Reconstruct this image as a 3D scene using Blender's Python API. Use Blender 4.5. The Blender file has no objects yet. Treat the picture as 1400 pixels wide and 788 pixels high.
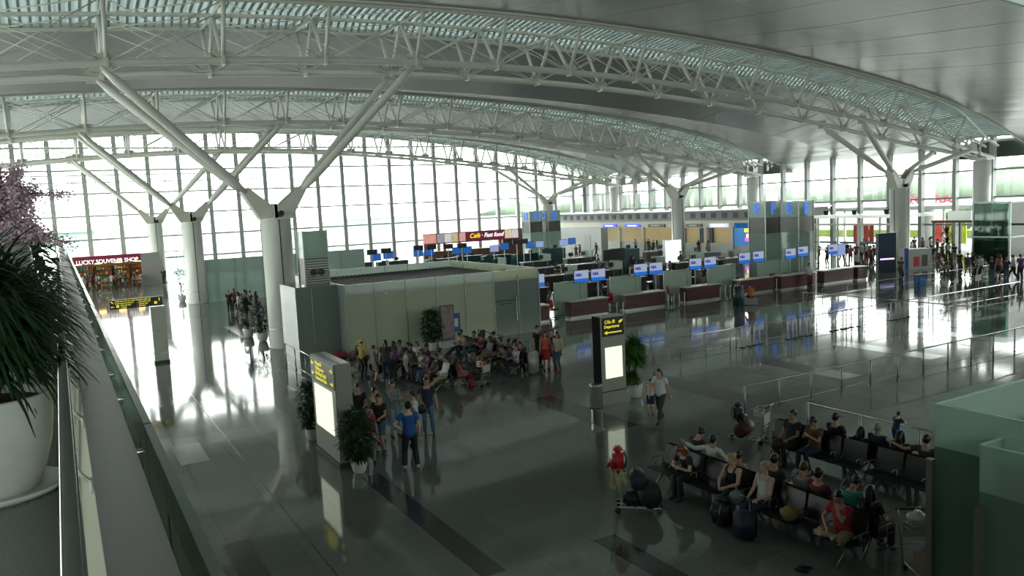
import bpy, bmesh, math, random
from mathutils import Vector, Matrix, Euler
R = random.Random(7)
PI = math.pi
sc = bpy.context.scene
C = bpy.data.collections.new('terminal'); sc.collection.children.link(C)

# ------------------------------------------------------------------ camera
HC = 6.5
f_px = 1075.58; yaw = .5197; pitch = -.104; roll = -.0476
cy, sy = math.cos(yaw), math.sin(yaw); cp, sp = math.cos(pitch), math.sin(pitch); cr, sr = math.cos(roll), math.sin(roll)
FW = Vector((sy*cp, cy*cp, sp)); RT0 = Vector((cy, -sy, 0)); UP0 = RT0.cross(FW)
RT = RT0*cr + UP0*sr; UP = -RT0*sr + UP0*cr
cam_d = bpy.data.cameras.new('camera'); cam = bpy.data.objects.new('camera', cam_d); C.objects.link(cam)
M = Matrix((RT, UP, -FW)).transposed().to_4x4(); M.translation = Vector((0, 0, HC)); cam.matrix_world = M
cam_d.sensor_width = 36; cam_d.lens = f_px/1400*36; cam_d.clip_start = .05; cam_d.clip_end = 3000
sc.camera = cam

def G(px, py, z=0.):
    """world point at height z seen at a pixel of the survey photo"""
    d = FW*f_px + (px-700)*RT - (py-394)*UP
    t = (z-HC)/d.z
    return Vector((d.x*t, d.y*t, z))

# ------------------------------------------------------------------ materials
MATS = {}
def mat(name, col, rough=.5, metal=0., noise=.06, scale=6., emit=None, es=1., spec=.5, coat=0., alpha=None):
    if name in MATS: return MATS[name]
    m = bpy.data.materials.new(name); m.use_nodes = True
    nt = m.node_tree; b = nt.nodes['Principled BSDF']
    if noise > 0:
        tc = nt.nodes.new('ShaderNodeTexCoord'); n = nt.nodes.new('ShaderNodeTexNoise'); n.inputs['Scale'].default_value = scale; n.inputs['Detail'].default_value = 3
        nt.links.new(tc.outputs['Object'], n.inputs['Vector'])
        mx = nt.nodes.new('ShaderNodeMix'); mx.data_type = 'RGBA'
        mx.inputs[6].default_value = [c*(1-noise*2) for c in col[:3]]+[1]; mx.inputs[7].default_value = [min(1, c*(1+noise*2)) for c in col[:3]]+[1]
        nt.links.new(n.outputs['Fac'], mx.inputs[0]); nt.links.new(mx.outputs[2], b.inputs['Base Color'])
    else: b.inputs['Base Color'].default_value = list(col[:3])+[1]
    b.inputs['Roughness'].default_value = rough; b.inputs['Metallic'].default_value = metal
    b.inputs['Specular IOR Level'].default_value = spec
    if coat: b.inputs['Coat Weight'].default_value = coat
    if emit: b.inputs['Emission Color'].default_value = list(emit)+[1]; b.inputs['Emission Strength'].default_value = es
    MATS[name] = m
    return m
def glass(name, tint, gloss=.08, rough=.02, opac=.0, body=(.5, .6, .55)):
    """thin pane: mostly see-through, a little mirror, optional milky body"""
    m = bpy.data.materials.new(name); m.use_nodes = True; nt = m.node_tree; nt.nodes.clear()
    o = nt.nodes.new('ShaderNodeOutputMaterial'); t = nt.nodes.new('ShaderNodeBsdfTransparent'); t.inputs[0].default_value = list(tint)+[1]
    g = nt.nodes.new('ShaderNodeBsdfGlossy'); g.inputs['Roughness'].default_value = rough
    g.inputs[0].default_value = (1, 1, 1, 1)
    mx = nt.nodes.new('ShaderNodeMixShader'); fr = nt.nodes.new('ShaderNodeFresnel'); fr.inputs[0].default_value = 1.35
    ml = nt.nodes.new('ShaderNodeMath'); ml.operation = 'MULTIPLY'; ml.inputs[1].default_value = gloss*12; ml.use_clamp = True
    nt.links.new(fr.outputs[0], ml.inputs[0]); nt.links.new(ml.outputs[0], mx.inputs[0])
    base = t
    if opac > 0:
        d = nt.nodes.new('ShaderNodeBsdfDiffuse'); d.inputs[0].default_value = list(body)+[1]
        tl = nt.nodes.new('ShaderNodeBsdfTranslucent'); tl.inputs[0].default_value = list(body)+[1]
        n = nt.nodes.new('ShaderNodeTexNoise'); n.inputs['Scale'].default_value = 1.2
        md = nt.nodes.new('ShaderNodeMixShader'); md.inputs[0].default_value = .45
        nt.links.new(d.outputs[0], md.inputs[1]); nt.links.new(tl.outputs[0], md.inputs[2])
        mo = nt.nodes.new('ShaderNodeMixShader')
        mr = nt.nodes.new('ShaderNodeMapRange'); mr.inputs['To Min'].default_value = max(0, opac-.03); mr.inputs['To Max'].default_value = min(1, opac+.03)
        nt.links.new(n.outputs['Fac'], mr.inputs['Value']); nt.links.new(mr.outputs[0], mo.inputs[0])
        nt.links.new(t.outputs[0], mo.inputs[1]); nt.links.new(md.outputs[0], mo.inputs[2]); base = mo
    nt.links.new(base.outputs[0], mx.inputs[1]); nt.links.new(g.outputs[0], mx.inputs[2]); nt.links.new(mx.outputs[0], o.inputs[0])
    MATS[name] = m
    return m

# ------------------------------------------------------------------ mesh helper
class MB:
    def __init__(s): s.v = []; s.f = []
    def add(s, vs, fs):
        b = len(s.v); s.v += [tuple(v) for v in vs]; s.f += [tuple(i+b for i in f) for f in fs]; return s
    def box(s, x0, y0, z0, x1, y1, z1, rz=0., c=None):
        vs = [Vector((x, y, z)) for x in (x0, x1) for y in (y0, y1) for z in (z0, z1)]
        if rz:
            cc = Vector(c) if c else Vector(((x0+x1)/2, (y0+y1)/2, 0)); m = Matrix.Rotation(rz, 3, 'Z'); vs = [m@(v-cc)+cc for v in vs]
        return s.add(vs, [(0, 1, 3, 2), (4, 6, 7, 5), (0, 4, 5, 1), (2, 3, 7, 6), (0, 2, 6, 4), (1, 5, 7, 3)])
    def cbox(s, c, h, m=None, bev=0.):
        """box by centre and half sizes with a rotation; chamfered edges when bev"""
        c = Vector(c)
        if bev <= 0:
            vs = [Vector((sx*h[0], sy_*h[1], sz*h[2])) for sx in (-1, 1) for sy_ in (-1, 1) for sz in (-1, 1)]
            fs = [(0, 1, 3, 2), (4, 6, 7, 5), (0, 4, 5, 1), (2, 3, 7, 6), (0, 2, 6, 4), (1, 5, 7, 3)]
        else:
            bm = bmesh.new(); bmesh.ops.create_cube(bm, size=2)
            for v in bm.verts: v.co = Vector((v.co.x*h[0], v.co.y*h[1], v.co.z*h[2]))
            bmesh.ops.bevel(bm, geom=bm.edges[:], offset=bev, segments=2, affect='EDGES')
            vs = [v.co.copy() for v in bm.verts]; fs = [[v.index for v in f.verts] for f in bm.faces]; bm.free()
        if m is not None: vs = [m@v for v in vs]
        return s.add([v+c for v in vs], fs)
    def ring_loft(s, rings, cap=True):
        n = len(rings[0]); vs = [p for r in rings for p in r]; fs = []
        for k in range(len(rings)-1):
            for i in range(n): fs.append((k*n+i, k*n+(i+1) % n, (k+1)*n+(i+1) % n, (k+1)*n+i))
        if cap: fs += [tuple(reversed(range(n))), tuple(range((len(rings)-1)*n, len(rings)*n))]
        return s.add(vs, fs)
    def tube(s, pts, rs, n=8, cap=True):
        pts = [Vector(p) for p in pts]
        if not hasattr(rs, '__len__'): rs = [rs]*len(pts)
        rings = []; prev = None
        for i, p in enumerate(pts):
            d = (pts[min(i+1, len(pts)-1)]-pts[max(i-1, 0)]).normalized()
            if prev is None: u = d.orthogonal().normalized()
            else:
                u = prev - d*prev.dot(d); u = u.normalized() if u.length > 1e-6 else d.orthogonal().normalized()
            prev = u; w = d.cross(u)
            rings.append([p+(u*math.cos(a)+w*math.sin(a))*rs[i] for a in [2*PI*k/n for k in range(n)]])
        return s.ring_loft(rings, cap)
    def lathe(s, prof, c=(0, 0, 0), n=20, cap=True):
        c = Vector(c); return s.ring_loft([[c+Vector((r*math.cos(2*PI*k/n), r*math.sin(2*PI*k/n), z)) for k in range(n)] for r, z in prof], cap)
    def ell(s, c, r, m=None, n=12, k=8):
        c = Vector(c); rings = []
        for i in range(1, k):
            t = -PI/2+PI*i/k; rings.append([Vector((r[0]*math.cos(t)*math.cos(2*PI*j/n), r[1]*math.cos(t)*math.sin(2*PI*j/n), r[2]*math.sin(t))) for j in range(n)])
        if m is not None: rings = [[m@v for v in q] for q in rings]
        return s.ring_loft([[v+c for v in q] for q in rings])
    def quad(s, a, b, c, d): return s.add([a, b, c, d], [(0, 1, 2, 3)])
    def mesh(s, name, smooth=False):
        me = bpy.data.meshes.new(name); me.from_pydata(s.v, [], s.f); me.update()
        if smooth: me.shade_smooth()
        return me
    def build(s, name, m, parent=None, smooth=False, loc=None):
        return obj(name, s.mesh(name, smooth), m, parent, loc)
def obj(name, me, m, parent=None, loc=None):
    o = bpy.data.objects.new(name, me); C.objects.link(o)
    if m is not None and len(me.materials) == 0: me.materials.append(m)
    elif m is not None: o.material_slots[0].link = 'OBJECT'; o.material_slots[0].material = m
    if parent is not None: o.parent = parent
    if loc is not None: o.location = loc
    return o
def tag(o, label=None, cat=None, group=None, kind=None):
    if label: o['label'] = label
    if cat: o['category'] = cat
    if group: o['group'] = group
    if kind: o['kind'] = kind
    return o
def empty(name, loc=(0, 0, 0), rz=0., label=None, cat=None, group=None):
    o = bpy.data.objects.new(name, None); C.objects.link(o); o.location = loc; o.rotation_euler = (0, 0, rz); o.empty_display_size = .1
    return tag(o, label, cat, group)
KIDS = {}
def copy_tree(o, parent=None):
    c = o.copy(); C.objects.link(c)
    if parent is not None: c.parent = parent
    for ch in [x for x in bpy.data.objects if x.parent == o] if o.name not in KIDS else KIDS[o.name]: copy_tree(ch, c)
    return c
def dup(o, loc, rz=0., label=None, group=None, scale=None):
    def kids(x):
        KIDS[x.name] = list(x.children)
        for y in x.children: kids(y)
    if o.name not in KIDS: kids(o)
    c = copy_tree(o); c.location = loc; c.rotation_euler = (0, 0, rz)
    if scale: c.scale = (scale,)*3
    if label: c['label'] = label
    if group: c['group'] = group
    return c
def struct(o): o['kind'] = 'structure'; return o
def text(name, s, size, loc, rot, m, parent, ext=.004, off=0., align='CENTER', shear=0.):
    cu = bpy.data.curves.new(name, 'FONT'); cu.body = s; cu.size = size; cu.extrude = ext; cu.offset = off; cu.align_x = align; cu.align_y = 'CENTER'; cu.shear = shear
    tmp = bpy.data.objects.new('tmp', cu); C.objects.link(tmp); dg = bpy.context.evaluated_depsgraph_get(); me = bpy.data.meshes.new_from_object(tmp.evaluated_get(dg)); bpy.data.objects.remove(tmp); bpy.data.curves.remove(cu)
    me.materials.clear(); me.materials.append(m); o = bpy.data.objects.new(name, me); C.objects.link(o); o.parent = parent; o.location = loc; o.rotation_euler = rot
    return o
FRONT = (PI/2, 0, 0)            # reads from -Y
LEFTF = (PI/2, 0, -PI/2)        # reads from -X

white_steel = mat('white_painted_steel', (.66, .66, .60), .35, 0, .03)
alu = mat('brushed_aluminium', (.42, .43, .42), .32, .9, .05, 20)
steel = mat('satin_steel', (.42, .43, .42), .2, 1, .04, 20)
dark = mat('dark_plastic', (.018, .02, .02), .4)
darkgrey = mat('dark_grey_plastic', (.05, .055, .055), .5)
chrome = mat('chrome', (.7, .7, .7), .15, 1, 0)
wht = mat('white_plastic', (.7, .7, .68), .4)
cream = mat('cream_wall_paint', (.62, .60, .50), .5)

# ------------------------------------------------------------------ light and world
w = bpy.data.worlds.new('world'); sc.world = w; w.use_nodes = True
nt = w.node_tree; bg = nt.nodes['Background']
tc = nt.nodes.new('ShaderNodeTexCoord'); sx_ = nt.nodes.new('ShaderNodeSeparateXYZ'); nt.links.new(tc.outputs['Generated'], sx_.inputs[0])
rp = nt.nodes.new('ShaderNodeValToRGB'); nt.links.new(sx_.outputs['Z'], rp.inputs[0])
rp.color_ramp.elements[0].position = 0; rp.color_ramp.elements[0].color = (.99, 1., .95, 1)
rp.color_ramp.elements[1].position = .6; rp.color_ramp.elements[1].color = (.90, .96, .94, 1)
nt.links.new(rp.outputs[0], bg.inputs[0]); bg.inputs[1].default_value = 9
sc.view_settings.view_transform = 'Standard'; sc.view_settings.look = 'None'; sc.view_settings.gamma = 1; sc.view_settings.use_curve_mapping = False
sc.view_settings.exposure = 0.12
sc.cycles.use_denoising = True
try: sc.cycles.denoiser = 'OPENIMAGEDENOISE'
except Exception: pass
sc.cycles.max_bounces = 8; sc.cycles.diffuse_bounces = 4; sc.cycles.glossy_bounces = 4; sc.cycles.transparent_max_bounces = 16; sc.cycles.caustics_reflective = False; sc.cycles.caustics_refractive = False
sc.cycles.sample_clamp_indirect = 6

# ------------------------------------------------------------------ setting: floor
def floor_mat():
    m = bpy.data.materials.new('polished_granite_floor'); m.use_nodes = True; nt = m.node_tree; b = nt.nodes['Principled BSDF']
    tc = nt.nodes.new('ShaderNodeTexCoord')
    br = nt.nodes.new('ShaderNodeTexBrick'); br.offset = 0.; br.inputs['Scale'].default_value = 1.; br.inputs['Brick Width'].default_value = 1.2; br.inputs['Row Height'].default_value = 1.2
    br.inputs['Mortar Size'].default_value = .006; br.inputs['Color1'].default_value = (.15, .16, .148, 1); br.inputs['Color2'].default_value = (.175, .186, .172, 1); br.inputs['Mortar'].default_value = (.10, .108, .10, 1)
    nt.links.new(tc.outputs['Object'], br.inputs['Vector'])
    n = nt.nodes.new('ShaderNodeTexNoise'); n.inputs['Scale'].default_value = 35; n.inputs['Detail'].default_value = 5; nt.links.new(tc.outputs['Object'], n.inputs['Vector'])
    n2 = nt.nodes.new('ShaderNodeTexNoise'); n2.inputs['Scale'].default_value = .35; nt.links.new(tc.outputs['Object'], n2.inputs['Vector'])
    mx = nt.nodes.new('ShaderNodeMix'); mx.data_type = 'RGBA'; mx.blend_type = 'OVERLAY'; mx.inputs[0].default_value = .5
    nt.links.new(br.outputs['Color'], mx.inputs[6]); nt.links.new(n.outputs['Fac'], mx.inputs[7]); nt.links.new(mx.outputs[2], b.inputs['Base Color'])
    mr = nt.nodes.new('ShaderNodeMapRange'); mr.inputs['To Min'].default_value = .035; mr.inputs['To Max'].default_value = .10; nt.links.new(n2.outputs['Fac'], mr.inputs['Value']); nt.links.new(mr.outputs[0], b.inputs['Roughness'])
    b.inputs['Specular IOR Level'].default_value = .55
    bp = nt.nodes.new('ShaderNodeBump'); bp.inputs['Strength'].default_value = .04; bp.inputs['Distance'].default_value = .01
    n3 = nt.nodes.new('ShaderNodeTexNoise'); n3.inputs['Scale'].default_value = 1.6; nt.links.new(tc.outputs['Object'], n3.inputs['Vector']); nt.links.new(n3.outputs['Fac'], bp.inputs['Height']); nt.links.new(bp.outputs[0], b.inputs['Normal'])
    return m
FX0, FX1, FY0, FY1 = -14., 72.2, -8., 101.8
struct(MB().box(FX0, FY0, -.3, FX1, FY1, 0).build('floor', floor_mat()))
inlay = mat('dark_granite_inlay', (.045, .048, .046), .14, 0, .1, 30)
lite = mat('pale_granite_inlay', (.16, .165, .15), .14, 0, .1, 30)
k = 0
for (x0, y0, x1, y1) in [(5.93, 11.9, 6.42, 18.35), (8.4, 8.2, 8.9, 12.0), (13.15, 17.6, 14.1, 22.3), (17.9, 17.8, 19.0, 23.6), (2.3, 14.2, 2.8, 16.2), (2.3, 22.3, 3.05, 24.4), (8.2, 20.6, 8.9, 28), (23, 17.5, 24, 22), (28, 17.5, 29, 22), (33, 17.5, 34, 22), (8.3, 44, 9.2, 50), (2.3, 30, 3.1, 33)]:
    struct(MB().box(x0, y0, 0, x1, y1, .003).build('floor_inlay', inlay))
for y0 in (25.5, 32.6): struct(MB().box(14.5 if y0 > 30 else 22, y0, 0, 60, y0+.5, .003).build('floor_band', lite if y0 > 30 else inlay))
struct(MB().box(3.80, 4, 0, 3.83, 60, .003).build('floor_joint', inlay))

# ------------------------------------------------------------------ setting: roof
BAY = 26.4; YA = 39.8
def ztop(x):
    d = x-20; z = 16.6-.0021*d*d
    if x > 55: z -= 1.2*((x-55)/17)**2*1.0
    return z
def zlow(x):
    d = x-19.5; return 14.05-d*d*.0025/(1+(d/100)**2)
def zcr(x):
    d = x-20; z = 15.05-.0021*d*d
    if x > 45: z += .35*((x-45)/27)
    return z
def ceil_mat(name, col, rough):
    m = bpy.data.materials.new(name); m.use_nodes = True; nt = m.node_tree; b = nt.nodes['Principled BSDF']
    tc = nt.nodes.new('ShaderNodeTexCoord'); mp = nt.nodes.new('ShaderNodeMapping'); mp.inputs['Scale'].default_value = (.02, 1, .02)
    wv = nt.nodes.new('ShaderNodeTexWave'); wv.bands_direction = 'Y'; wv.inputs['Scale'].default_value = 1.1; wv.inputs['Distortion'].default_value = 0
    nt.links.new(tc.outputs['Object'], mp.inputs[0]); nt.links.new(mp.outputs[0], wv.inputs[0])
    n = nt.nodes.new('ShaderNodeTexNoise'); n.inputs['Scale'].default_value = .15; nt.links.new(tc.outputs['Object'], n.inputs['Vector'])
    bp = nt.nodes.new('ShaderNodeBump'); bp.inputs['Strength'].default_value = .25; bp.inputs['Distance'].default_value = .02
    nt.links.new(wv.outputs['Fac'], bp.inputs['Height']); nt.links.new(bp.outputs[0], b.inputs['Normal'])
    mx = nt.nodes.new('ShaderNodeMix'); mx.data_type = 'RGBA'; mx.inputs[6].default_value = [c*.9 for c in col]+[1]; mx.inputs[7].default_value = [c*1.08 for c in col]+[1]
    nt.links.new(n.outputs['Fac'], mx.inputs[0]); nt.links.new(mx.outputs[2], b.inputs['Base Color']); b.inputs['Roughness'].default_value = rough
    return m
ceil_m = ceil_mat('ceiling_slats', (.25, .27, .25), .30)
XS = [-14+i*2. for i in range(45)]; XS = [x for x in XS if x <= 74]
def sheet(curves, th=.15):
    """curves: list of (Y(x), Z(x)) lines; a thick sheet through them"""
    mb = MB(); n = len(XS); k = len(curves)
    for dz in (0, th):
        mb.v += [(x, cv[0] if not callable(cv[0]) else cv[0](x), cv[1](x)+dz) for cv in curves for x in XS]
    N = n*k
    for a in range(k-1):
        for i in range(n-1):
            p = a*n+i; mb.f.append((p, p+n, p+n+1, p+1)); mb.f.append((N+p, N+p+1, N+p+n+1, N+p+n))
    for i in range(n-1):
        for a in (0, k-1): p = a*n+i; mb.f.append((p, p+1, N+p+1, N+p))
    for a in range(k-1):
        for i in (0, n-1): p = a*n+i; mb.f.append((p, p+n, N+p+n, N+p))
    return mb
W = 3.1
def band(y0, y1, yc=None):
    yc = (y0+y1)/2 if yc is None else yc
    cs = []
    for t in (0, .5, 1): cs.append((y0+(yc-y0)*t, lambda x, t=t: ztop(x)+(zcr(x)-ztop(x))*(t**1.15)))
    for t in (.5, 0): cs.append((y1+(yc-y1)*t, lambda x, t=t: ztop(x)+(zcr(x)-ztop(x))*(t**1.15)))
    return sheet(cs)
for k in range(2):
    o = struct(band(YA+k*BAY+W, YA+(k+1)*BAY-W).build('ceiling', ceil_m, smooth=False)); 
    bm_ = o.data
struct(sheet([(YA+2*BAY+W, lambda x: ztop(x)+.1), (YA+2*BAY+W+9.5, lambda x: ztop(x)+1.7)]).build('ceiling', ceil_m))
# band in front of the near truss, running back over the viewer
YC0 = 19.6
struct(sheet([(YC0, lambda x: zcr(x)-.2), ((YC0+YA-W)/2, lambda x: (ztop(x)+zcr(x)-.2)/2-.15), (YA-W, ztop)]).build('ceiling', ceil_m))
struct(sheet([(FY0, lambda x: zcr(x)+.2), (YC0-2.2, lambda x: zcr(x)+.3)]).build('ceiling', ceil_m))
# seams across the ceiling at each truss node
seam_c = mat('ceiling_seam', (.19, .205, .19), .4)
for (ya, yb, yc, lo) in ((YA+W, YA+BAY-W, YA+BAY/2, 0), (YA+BAY+W, YA+2*BAY-W, YA+1.5*BAY, 0), (YC0, YA-W, None, -.2)):
    s_ = MB()
    for i in range(-8, 11):
        x = 21.5+4.75*i
        if not -13 < x < 73: continue
        if yc is None: pts = [(x, ya, zcr(x)-.2), (x, (ya+yb)/2, (ztop(x)+zcr(x)-.2)/2-.15), (x, yb, ztop(x))]
        else: pts = [(x, ya+(yc-ya)*t, ztop(x)+(zcr(x)-ztop(x))*t**1.15) for t in (0, .5, 1)]+[(x, yb+(yc-yb)*t, ztop(x)+(zcr(x)-ztop(x))*t**1.15) for t in (.5, 0)]
        s_.tube([(p[0], p[1], p[2]+.01) for p in pts], .02, 5)
    struct(s_.build('ceiling_seams', seam_c))
# skylights
sky_m = bpy.data.materials.new('skylight_glazing'); sky_m.use_nodes = True; nt = sky_m.node_tree; nt.nodes.clear()
o_ = nt.nodes.new('ShaderNodeOutputMaterial'); tl = nt.nodes.new('ShaderNodeBsdfTranslucent'); tl.inputs[0].default_value = (.070, .086, .082, 1); gl = nt.nodes.new('ShaderNodeBsdfDiffuse'); gl.inputs[0].default_value = (.35, .42, .42, 1)
tcn = nt.nodes.new('ShaderNodeTexCoord'); mpn = nt.nodes.new('ShaderNodeMapping'); mpn.inputs['Scale'].default_value = (1, .02, .02); wvn = nt.nodes.new('ShaderNodeTexWave'); wvn.inputs['Scale'].default_value = .9; nt.links.new(tcn.outputs['Object'], mpn.inputs[0]); nt.links.new(mpn.outputs[0], wvn.inputs[0])
mrn = nt.nodes.new('ShaderNodeMapRange'); mrn.inputs['To Min'].default_value = .3; mrn.inputs['To Max'].default_value = .55; nt.links.new(wvn.outputs['Fac'], mrn.inputs['Value'])
mxn = nt.nodes.new('ShaderNodeMixShader'); nt.links.new(mrn.outputs[0], mxn.inputs[0]); nt.links.new(tl.outputs[0], mxn.inputs[1]); nt.links.new(gl.outputs[0], mxn.inputs[2]); nt.links.new(mxn.outputs[0], o_.inputs[0])
rib_m = mat('skylight_rib', (.34, .40, .39), .5)
def skylight(yc, w, x0=-14, x1=72, top=.9):
    xs = [x for x in XS if x0 <= x <= x1]; mb = MB(); n = len(xs)
    prof = [(-w, 0), (-w*.7, top*.75), (0, top), (w*.7, top*.75), (w, 0)]
    mb.v = [(x, yc+py, ztop(x)+pz+.05) for (py, pz) in prof for x in xs]
    for a in range(len(prof)-1):
        for i in range(n-1): p = a*n+i; mb.f.append((p, p+1, p+n+1, p+n))
    o = struct(mb.build('skylight', sky_m, smooth=True))
    rb = MB(); x = x0+.2
    while x < x1-.3:
        for a in range(len(prof)-1):
            (p0, q0), (p1, q1) = prof[a], prof[a+1]; z = ztop(x)
            A = Vector((x, yc+p0, z+q0-.05)); B = Vector((x, yc+p1, z+q1-.05))
            d = .10
            rb.add([A, B, B+Vector((0, 0, -d)), A+Vector((0, 0, -d)), A+Vector((.12, 0, 0)), B+Vector((.12, 0, 0)), B+Vector((.12, 0, -d)), A+Vector((.12, 0, -d))], [(0, 1, 2, 3), (7, 6, 5, 4), (0, 4, 5, 1), (2, 6, 7, 3)])
        x += .4
    rb.build('skylight_ribs', rib_m, o)
    for yy in (-w, w):
        rs = [(x, yc+yy, ztop(x)-.02) for x in xs]; MB().tube(rs, .09, 6).build('skylight_edge', white_steel, o)
for k in range(3): skylight(YA+k*BAY, W)
sl_ = MB(); sl_.v = [(x, y, zcr(x)-.1) for y in (YC0-2.4, YC0+.1) for x in XS]; n_ = len(sl_.v)//2; sl_.f = [(i, i+1, i+1+n_, i+n_) for i in range(n_-1)]; struct(sl_.build('skylight', sky_m))

# ------------------------------------------------------------------ roof trusses
NODES = [21.5+4.75*i for i in range(-8, 11)]
NODES = [x for x in NODES if -14 < x < 70.5]
names_t = ['nearest', 'middle', 'farthest']
def truss(k):
    y = YA+k*BAY
    t = empty('roof_truss', (0, y, 0), 0, ['white tubular roof truss arching nearest overhead, carried on the big forked column', 'white tubular roof truss second in depth, between the two dark ceiling bellies', 'white tubular roof truss farthest away, just in front of the tall window wall'][k], 'roof truss')
    xs = [-14+i*1.5 for i in range(58)]; xs = [x for x in xs if x <= 71.5]+[71.5]
    q = 12 if k == 0 else 8
    def endz(x): return zlow(x)
    def ty(x, a): return a*(1 if x < 62 else max(.35, 1-(x-62)/12))
    for a in (-1.75, 1.75): MB().tube([(x, ty(x, a), zlow(x)) for x in xs], .17, q).build('lower_chord', white_steel, t, True)
    for a in (-3.05, 0, 3.05): MB().tube([(x, ty(x, a), ztop(x)-.2) for x in xs], .10, 8).build('upper_chord', white_steel, t, True)
    for x in NODES:
        zl = zlow(x); zt = ztop(x)-.2
        for a, b in ((-1.75, -3.05), (-1.75, 0), (1.75, 0), (1.75, 3.05)):
            MB().tube([(x, ty(x, a), zl), (x, ty(x, b), zt)], .10 if k == 0 else .11, 8).build('web_strut', white_steel, t, True)
        MB().tube([(x, ty(x, -3.05), zt), (x, 0, zt), (x, ty(x, 3.05), zt)], .07, 6).build('cross_purlin', white_steel, t, True)
        for a in (-1.75, 1.75): MB().cbox((x, ty(x, a), zl+.2), (.45, .03, .2)).cbox((x, ty(x, a), zl), (.06, .24, .2)).build('gusset', white_steel, t)
    for i in range(len(NODES)-1):
        x0, x1 = NODES[i], NODES[i+1]; r = MB(); rr = .028 if k == 0 else .035
        for a, b in ((-1.75, -3.05), (1.75, 3.05), (-1.75, 0), (1.75, 0)):
            r.tube([(x0, ty(x0, a), zlow(x0)), (x1, ty(x1, b), ztop(x1)-.2)], rr, 5)
            r.tube([(x1, ty(x1, a), zlow(x1)), (x0, ty(x0, b), ztop(x0)-.2)], rr, 5)
        r.tube([(x0, ty(x0, -1.75), zlow(x0)), (x1, ty(x1, 1.75), zlow(x1))], rr, 5)
        r.tube([(x0, ty(x0, 3.05), ztop(x0)-.2), (x1, 0, ztop(x1)-.2)], rr, 5); r.tube([(x0, 0, ztop(x0)-.2), (x1, ty(x1, -3.05), ztop(x1)-.2)], rr, 5)
        r.build('rod_bracing', white_steel, t, True)
for k in range(3): truss(k)

# tree columns
col_m = mat('white_column_cladding', (.74, .75, .70), .33, 0, .02)
seam_m = mat('black_seam', (.02, .02, .02), .5)
yoke_m = mat('cream_cast_steel', (.60, .60, .52), .4)
def tree_column(x, y, label):
    t = empty('forked_column', (x, y, 0), 0, label, 'column', 'forked columns under the roof')
    sh = MB().lathe([(.78, 0), (.78, .12), (.74, .14), (.74, 6.38), (.78, 6.4), (.78, 6.45), (.3, 6.46)], n=40).build('shaft', col_m, t, True)
    MB().box(-.02, -.76, .1, .02, -.735, 6.4).build('seam', seam_m, sh)
    MB().box(-.76, -.02, .1, -.735, .02, 6.4).build('seam', seam_m, sh)
    for z in (.95, ): MB().lathe([(.745, z), (.748, z+.01), (.748, z+.03), (.745, z+.04)], n=40, cap=False).build('joint_band', alu, sh)
    yk = MB()
    # four winged gusset: two wings along X, split front and back
    for s in (-1, 1):
        for a in (-.28, .28):
            P = [(0, 6.4), (s*.76, 6.4), (s*1.55, 7.75), (s*1.25, 8.0), (s*.25, 7.15), (0, 7.1)]
            vs = [(px, a-.06, pz) for px, pz in P]+[(px, a+.06, pz) for px, pz in P]
            n = len(P); fs = [tuple(range(n)), tuple(reversed(range(n, 2*n)))]+[(i, i+n, (i+1) % n+n, (i+1) % n) for i in range(n)]
            yk.add(vs, fs)
        yk.add([(s*.74, -.34, 6.4), (s*.74, .34, 6.4), (s*1.56, .34, 7.8), (s*1.56, -.34, 7.8)], [(0, 1, 2, 3)])
    yk.cbox((0, 0, 6.8), (.07, .34, .38)); yk.cbox((0, 0, 6.75), (.8, .05, .3))
    yk.build('yoke', yoke_m, t)
    MB().tube([(0.18, -.36, 6.62), (.18, -.62, 6.68)], .14, 12).build('spotlight', dark, t)
    for s in (-1, 1):
        for a in (-1.75, 1.75):
            tx = x+s*7.2; top = Vector((s*7.2, a, zlow(tx)-.15)); bot = Vector((s*1.35, a*.16, 7.75))
            d = top-bot
            MB().tube([bot, bot+d*.10, bot+d*.9, top], [.10, .2, .2, .09], 14).build('branch', white_steel, t, True)
            MB().cbox(top+Vector((0, 0, .12)), (.45, .04, .3)).build('branch_plate', yoke_m, t)
    return t
tree_column(9.44, YA, 'white forked column nearest, beside the frosted glass room, black seam down its shaft')
tree_column(9.2, YA+BAY, 'white forked column standing behind the nearest one, left of the frosted partition')
tree_column(9.2, YA+2*BAY, 'white forked column farthest on the left, beside the souvenir shop')
tree_column(59.37, YA, 'white forked column on the right beside the tall blue display stand')
tree_column(59.37, YA+BAY, 'white forked column rising behind the white light box in the check-in area')
tree_column(59.37, YA+2*BAY, 'white forked column rising behind the far pair of lettered pylons')
for k in range(-1, 3):
    y = YA+k*BAY
    if k < 0: continue
    t = empty('edge_column', (71., y, 0), 0, ['round column at the right window wall behind the glass lift', 'round column at the window wall above the pylon lettered F', 'round column at the window wall above the airline offices'][k], 'column', 'round columns along the right window wall')
    MB().lathe([(.72, 0), (.72, zlow(71)-.3)], n=32).build('shaft', col_m, t, True)
    MB().cbox((0, 0, zlow(71)-.15), (.74, .74, .12), bev=.04).build('capital', white_steel, t)
# roof end fascia
fas = mat('dark_roof_edge', (.06, .07, .065), .5)
struct(MB().tube([(74, y, zcr(74)+.1 + (.9 if abs(((y-YA+BAY/2) % BAY)-BAY/2) < 4 else 0.2)) for y in [20+i*2 for i in range(45)]], .25, 6).build('trim_1', fas))
for k in range(3):
    y = YA+k*BAY
    struct(MB().box(72.35, y-3.3, zlow(71)-.05, 74.0, y+3.3, zlow(71)+1.3).build('trim_%d' % (k+2), fas))
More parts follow.
